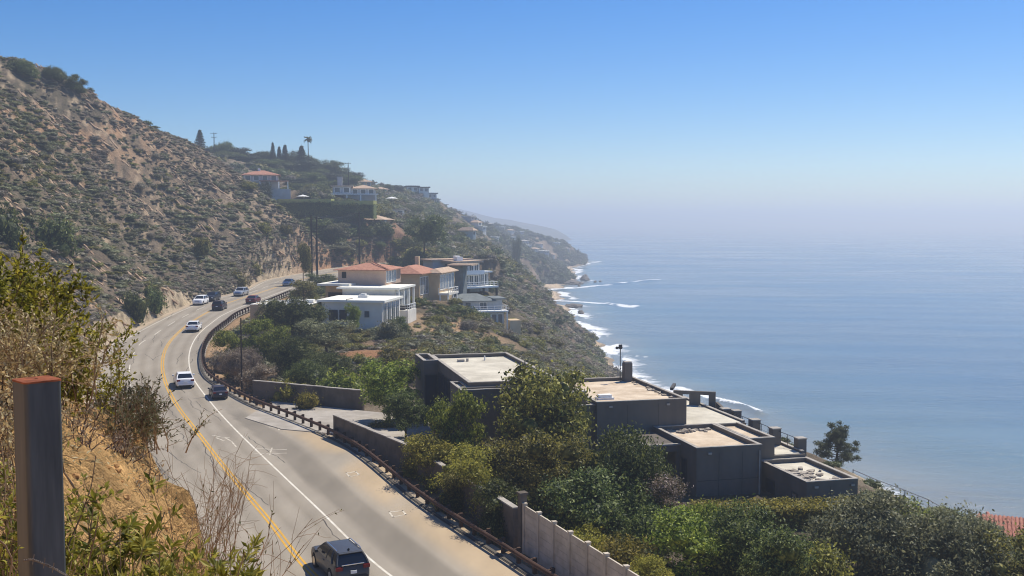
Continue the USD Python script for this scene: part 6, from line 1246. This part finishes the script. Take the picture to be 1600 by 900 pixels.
# ------------------------------------------------------------------ foreground plants, post and litter
def grow(rng, stems, base_r, spread, height, n_twigs, twig_len, leaf_n, leaf_L, leaf_W, up=0.5, lean=(0, 0), droop=0.1, leafy=1.0, whorl=False, rad=0.006):
    """stems with side twigs; leaves along the twigs. Returns (wood, leaves) about the origin"""
    wood, pos, nrm, ax = [], [], [], []
    for s in range(stems):
        a = rng.random() * 6.28; d0 = np.array([math.cos(a) * spread * rng.random() + lean[0], math.sin(a) * spread * rng.random() + lean[1], 1.0]); n = 8; p = np.zeros((n, 3)); p[0] = [rng.normal(0, base_r), rng.normal(0, base_r), -0.05]; d = unit(d0); L = height * rng.uniform(.65, 1.1) / (n - 1)
        for i in range(1, n): d = unit(d + rng.normal(0, .13, 3) + [0, 0, .04]); p[i] = p[i - 1] + d * L
        wood.append(tube(p, np.linspace(rad, rad * .35, n), 5, cap=False))
        for t_ in range(n_twigs):
            f = rng.uniform(.25, 1.0); i = min(int(f * (n - 1)), n - 2); b = p[i] + (p[i + 1] - p[i]) * rng.random(); m = 5; q = np.zeros((m, 3)); q[0] = b
            dd = unit(rng.normal(size=3) * .8 + [0, 0, up] + (p[i + 1] - p[i]) / L * .6); tl = twig_len * rng.uniform(.5, 1.2) / (m - 1)
            for j in range(1, m): dd = unit(dd + rng.normal(0, .16, 3) - [0, 0, droop * .2]); q[j] = q[j - 1] + dd * tl
            wood.append(tube(q, np.linspace(rad * .38, rad * .16, m), 4, cap=False))
            k = rng.poisson(leaf_n)
            if k:
                u_ = (rng.random(k) ** (.35 if whorl else .8)) * (m - 1.001); j = u_.astype(int); c = q[j] + (q[j + 1] - q[j]) * (u_ - j)[:, None]; dirs = unit(q[j + 1] - q[j])
                la = unit(dirs * .55 + rng.normal(size=(k, 3)) * .62 + [0, 0, .12]); LL = leaf_L * rng.uniform(.55, 1.2, k)
                pos.append(c + la * LL[:, None] * .55); ax.append(la); nr = rng.normal(size=(k, 3)) * .7 + [0, 0, .8]; nr = unit(nr - la * (nr * la).sum(1)[:, None]); nrm.append(nr)
    lv = None
    if pos:
        pos, nrm, ax = np.vstack(pos), np.vstack(nrm), np.vstack(ax); L = leaf_L * (0.6 + .6 * rng.random(len(pos))); lv = leaf_quads(pos, nrm, ax, L, L * leaf_W / leaf_L)
    return cat(wood), lv
mat('brown_twig', srgb(104, 82, 60), srgb(78, 60, 46), scale=6.0, rough=0.95, spec=0.1)
def near_shrub(name, label, px, Y, rngs, leafmat_, woodmat='dry_twig', x=None, **kw):
    q = pinned(px, 0, Y) if x is None else np.array([x, Y, hz(x, Y)]); t_ = thing(name, label, 'shrub', q); w, l = grow(np.random.default_rng(rngs), **kw)
    obj('branches', w, woodmat, t_)
    if l is not None: obj('foliage', l, leafmat_, t_)
    return t_
near_shrub('foreground_shrub', 'large olive shrub with twiggy stems filling the left edge above the dirt bank', -24, 8.8, 1, 'leaf_olive_near', woodmat='brown_twig', stems=36, base_r=.32, spread=.32, height=1.2, n_twigs=20, twig_len=.30, leaf_n=32, leaf_L=.046, leaf_W=.021, rad=.006)
near_shrub('foreground_shrub', 'olive shrub joining the large one at the very left edge of the picture', -70, 8.2, 2, 'leaf_olive_near', woodmat='brown_twig', stems=24, base_r=.32, spread=.36, height=1.12, n_twigs=18, twig_len=.32, leaf_n=28, leaf_L=.046, leaf_W=.021, rad=.006)
near_shrub('foreground_shrub', 'lower olive shrub between the large olive shrub and the round dark one', 66, 10.0, 3, 'leaf_olive_near', woodmat='brown_twig', stems=24, base_r=.22, spread=.24, height=.88, n_twigs=18, twig_len=.26, leaf_n=24, leaf_L=.044, leaf_W=.018, rad=.005)
near_shrub('dry_shrub', 'pale dry shrub with straw coloured leaves behind the metal post', 2, 5.8, 4, 'leaf_straw', stems=34, base_r=.20, spread=.4, height=.50, n_twigs=14, twig_len=.20, leaf_n=14, leaf_L=.028, leaf_W=.012, rad=.006)
near_shrub('dry_shrub', 'pale dry shrub low at the left edge beside the metal post', -20, 4.6, 5, 'leaf_straw', stems=20, base_r=.22, spread=.4, height=.5, n_twigs=12, twig_len=.22, leaf_n=10, leaf_L=.026, leaf_W=.012, rad=.006)
near_shrub('dark_shrub', 'round dark leafy shrub on the crest of the dirt bank over the road', 176, 12.0, 6, 'leaf_dark_near', stems=34, base_r=.22, spread=.6, height=.72, n_twigs=13, twig_len=.3, leaf_n=13, leaf_L=.055, leaf_W=.02, rad=.010)
near_shrub('dark_shrub', 'smaller dark shrub spilling down the crest below the round one', 206, 10.8, 7, 'leaf_dark_near', stems=20, base_r=.2, spread=.42, height=.45, n_twigs=12, twig_len=.28, leaf_n=8, leaf_L=.05, leaf_W=.014, rad=.008)
near_shrub('dry_tuft', 'dry grassy tuft on the crest of the dirt bank', 262, 9.4, 8, 'leaf_straw', stems=50, base_r=.22, spread=.9, height=.42, n_twigs=4, twig_len=.16, leaf_n=2, leaf_L=.05, leaf_W=.007, rad=.004)
near_shrub('bare_bush', 'leafless bush of fine twigs on the crest above the road', 305, 8.2, 9, None, stems=16, base_r=.12, spread=.5, height=.9, n_twigs=13, twig_len=.28, leaf_n=0, leaf_L=.03, leaf_W=.01, lean=(.22, 0), rad=.0042)
near_shrub('bare_bush', 'leafless bush of fine twigs at the lower end of the dirt bank', 318, 6.6, 10, 'leaf_dark_near', stems=18, base_r=.14, spread=.4, height=1.42, n_twigs=17, twig_len=.30, leaf_n=1.5, leaf_L=.03, leaf_W=.009, lean=(.02, 0), rad=.0045)
near_shrub('bare_bush', 'leafless bush of fine twigs at the bottom edge left of the yellow line', 312, 5.6, 11, 'leaf_dark_near', stems=16, base_r=.1, spread=.24, height=1.42, n_twigs=17, twig_len=.26, leaf_n=1.2, leaf_L=.028, leaf_W=.009, lean=(-.12, 0), rad=.004)
near_shrub('green_shrub', 'leafy green shrub with long pointed leaves at the bottom left beside the post', 172, 3.9, 17, 'leaf_green_near', stems=40, base_r=.20, spread=.17, lean=(-.10, 0), height=.84, n_twigs=9, twig_len=.16, leaf_n=17, leaf_L=.062, leaf_W=.018, whorl=True, rad=.005)
near_shrub('green_shrub', 'leafy green shrub at the bottom edge right of the pointed leaved one', 238, 4.3, 13, 'leaf_green_near', stems=22, base_r=.14, spread=.13, lean=(-.08, 0), height=.78, n_twigs=9, twig_len=.14, leaf_n=15, leaf_L=.058, leaf_W=.017, whorl=True, rad=.005)
near_shrub('green_shrub', 'green shrub growing left of the metal post at the picture edge', -8, 3.6, 14, 'leaf_green_near', stems=26, base_r=.08, spread=.16, height=.75, n_twigs=8, twig_len=.18, leaf_n=11, leaf_L=.03, leaf_W=.012, rad=.005)
# clods, small plants and straw on the bank
rb = np.random.default_rng(15); n = 9000; bx, by = rb.uniform(-6.5, -1.3, n), rb.uniform(3.2, 13.5, n); m = (bx < -0.33 * by + .35) ; bx, by = bx[m], by[m]; n = len(bx); bz = HG(bx, by)
a = rb.random(n) * 6.28; ax = unit(np.column_stack([np.cos(a), np.sin(a), rb.normal(0, .35, n)])); L = rb.uniform(.015, .07, n)
tag(obj('straw_litter', leaf_quads(np.column_stack([bx, by, bz + .012]), unit(rb.normal(size=(n, 3)) * .5 + [0, 0, 1]), ax, L, L * rb.uniform(.12, .3, n)), 'leaf_straw'), kind='stuff')
mat('clod', srgb(198, 156, 104), srgb(164, 126, 84), scale=6, rough=0.98, spec=0.05); ms = []
for k in range(900):
    x_, y_ = rb.uniform(-6, -1.4), rb.uniform(4, 13)
    if x_ > -.33 * y_ + .3: continue
    m = trimesh.creation.icosphere(1, 1.0); v = np.array(m.vertices) * (1 + .5 * (rb.random((42, 1)) - .5)) * rb.uniform(.006, .024) * np.array([1, 1, .7]); ms.append((v + [x_, y_, hz(x_, y_) + .005], np.array(m.faces)))
tag(obj('loose_clods', ms, 'clod'), kind='stuff')
for px, py in [(146, 648), (180, 700), (126, 692), (196, 712), (110, 668), (225, 760), (275, 742)]:
    q = on_ground(px, py, 3, 16)
    if q is None: continue
    t_ = thing('dead_tuft', 'small dark dead tuft on the straw coloured dirt bank', 'plant', q, 0, 'dead tufts on the dirt bank'); w, l = grow(np.random.default_rng(px), 9, .05, 1.1, .16, 5, .09, 3, .03, .01, rad=.004); obj('branches', w, mat('dead_twig', srgb(92, 70, 62), srgb(70, 52, 48), scale=5) if 'dead_twig' not in MAT else 'dead_twig', t_); obj('foliage', l, 'leaf_brown', t_)

# square steel post
mat('galvanised', (.085, .094, .10), (.03, .034, .038), scale=5.0, rough=0.55, metallic=0.35, spec=0.4, stretch=(5, 5, .5), ramp=(.25, .75))
mat('rusty_steel', srgb(150, 88, 60), srgb(110, 64, 46), scale=30, rough=0.95, spec=0.1)
pc = P(39, 601, 2.9); th = math.radians(45); u_ = np.array([math.cos(th), math.sin(th)]); w_ = 0.1016; v_ = np.array([-u_[1], u_[0]]); cc = pc[:2] + (u_ + v_) * w_ / 2; ztop = pc[2]; zg = hz(*cc)
MP = thing('metal_post', 'square galvanised steel post with a rusty cap in the left foreground', 'post', (cc[0], cc[1], zg))
from shapely.geometry import box as sbox
sq = sbox(-w_ / 2, -w_ / 2, w_ / 2, w_ / 2).buffer(-.012).buffer(.012, quad_segs=4); inn = sbox(-w_ / 2 + .004, -w_ / 2 + .004, w_ / 2 - .004, w_ / 2 - .004).buffer(-.01).buffer(.01, quad_segs=4)
m = trimesh.creation.extrude_polygon(sq.difference(inn), ztop - zg + .4, engine='earcut'); m.apply_transform(trimesh.transformations.rotation_matrix(th, [0, 0, 1])); m.apply_translation((0, 0, -.4)); obj('tube', m, 'galvanised', MP)
m = trimesh.creation.extrude_polygon(sq.buffer(.0015).difference(__import__('shapely').Point(.004, .012).buffer(.005)), .005, engine='earcut'); m.apply_transform(trimesh.transformations.rotation_matrix(th, [0, 0, 1])); m.apply_translation((0, 0, ztop - zg)); obj('cap', m, 'rusty_steel', MP)
mat('old_wire', srgb(120, 112, 104), srgb(90, 80, 72), scale=20, rough=0.7, metallic=0.4)
wp = [P(x, y, Y) for x, y, Y in [(36, 876, 2.86), (50, 874, 2.84), (62, 878, 2.84), (76, 884, 2.84), (88, 890, 2.85), (100, 897, 2.88), (130, 915, 2.95)]]
BW = thing('barbed_wire', 'strand of old barbed wire crossing the metal post', 'wire', wp[0]); ph = np.linspace(0, 26, 90); pts = np.array([[np.interp(t_, np.linspace(0, 26, len(wp)), [q[i] for q in wp]) for i in range(3)] for t_ in ph]) - wp[0]
for s in (0, math.pi): obj('strand', tube(pts + .0022 * np.column_stack([0 * ph, np.cos(ph * 3 + s), np.sin(ph * 3 + s)]), .0013, 5), 'old_wire', BW)
for px, py in ((53, 875), (70, 881), (84, 888)): q = P(px, py, 2.84) - wp[0]; obj('barb', [tube([q + [-.004, 0, -.012], q + [.003, -.004, .016]], .0012, 4), tube([q + [-.012, -.003, .004], q + [.012, 0, -.002]], .0012, 4)], 'old_wire', BW)
tw = [P(x, y, 2.5) for x, y in [(-4, 842), (8, 852), (15, 866), (19, 873), (18, 884), (14, 905)]]; tw2 = [P(x, y, 2.5) for x, y in [(19, 873), (22, 864), (27, 858), (31, 852)]]
BT = thing('bare_twig', 'forked pale twig with two small leaves at the lower left corner', 'twig', tw[-1]); obj('twig', [tube(np.array(tw) - tw[-1], .0022, 6), tube(np.array(tw2) - tw[-1], .0016, 5)], 'dry_twig', BT)
obj('leaf', leaf_quads(np.array([P(29, 856, 2.49), P(34, 856, 2.49)]) - tw[-1], unit(np.array([[.2, -1, .3], [.1, -1, .5]])), unit(np.array([[.4, 0, 1.0], [1, 0, .1]])), .014, .005), 'leaf_green_near', BT)
# ------------------------------------------------------------------ sea haze: even air round everything
MAT['haze'] = usdkit.material(stage, '/World/Looks/haze', {'v': ('principled_volume', {'color': (0.79, 0.865, 0.945), 'density': HAZE_DENSITY, 'anisotropy': 0.35})}, volume='v.volume')
tag(obj('haze', box(-26000, 26000, -400, 14500, -7.0, 116.0), 'haze'), kind='stuff')
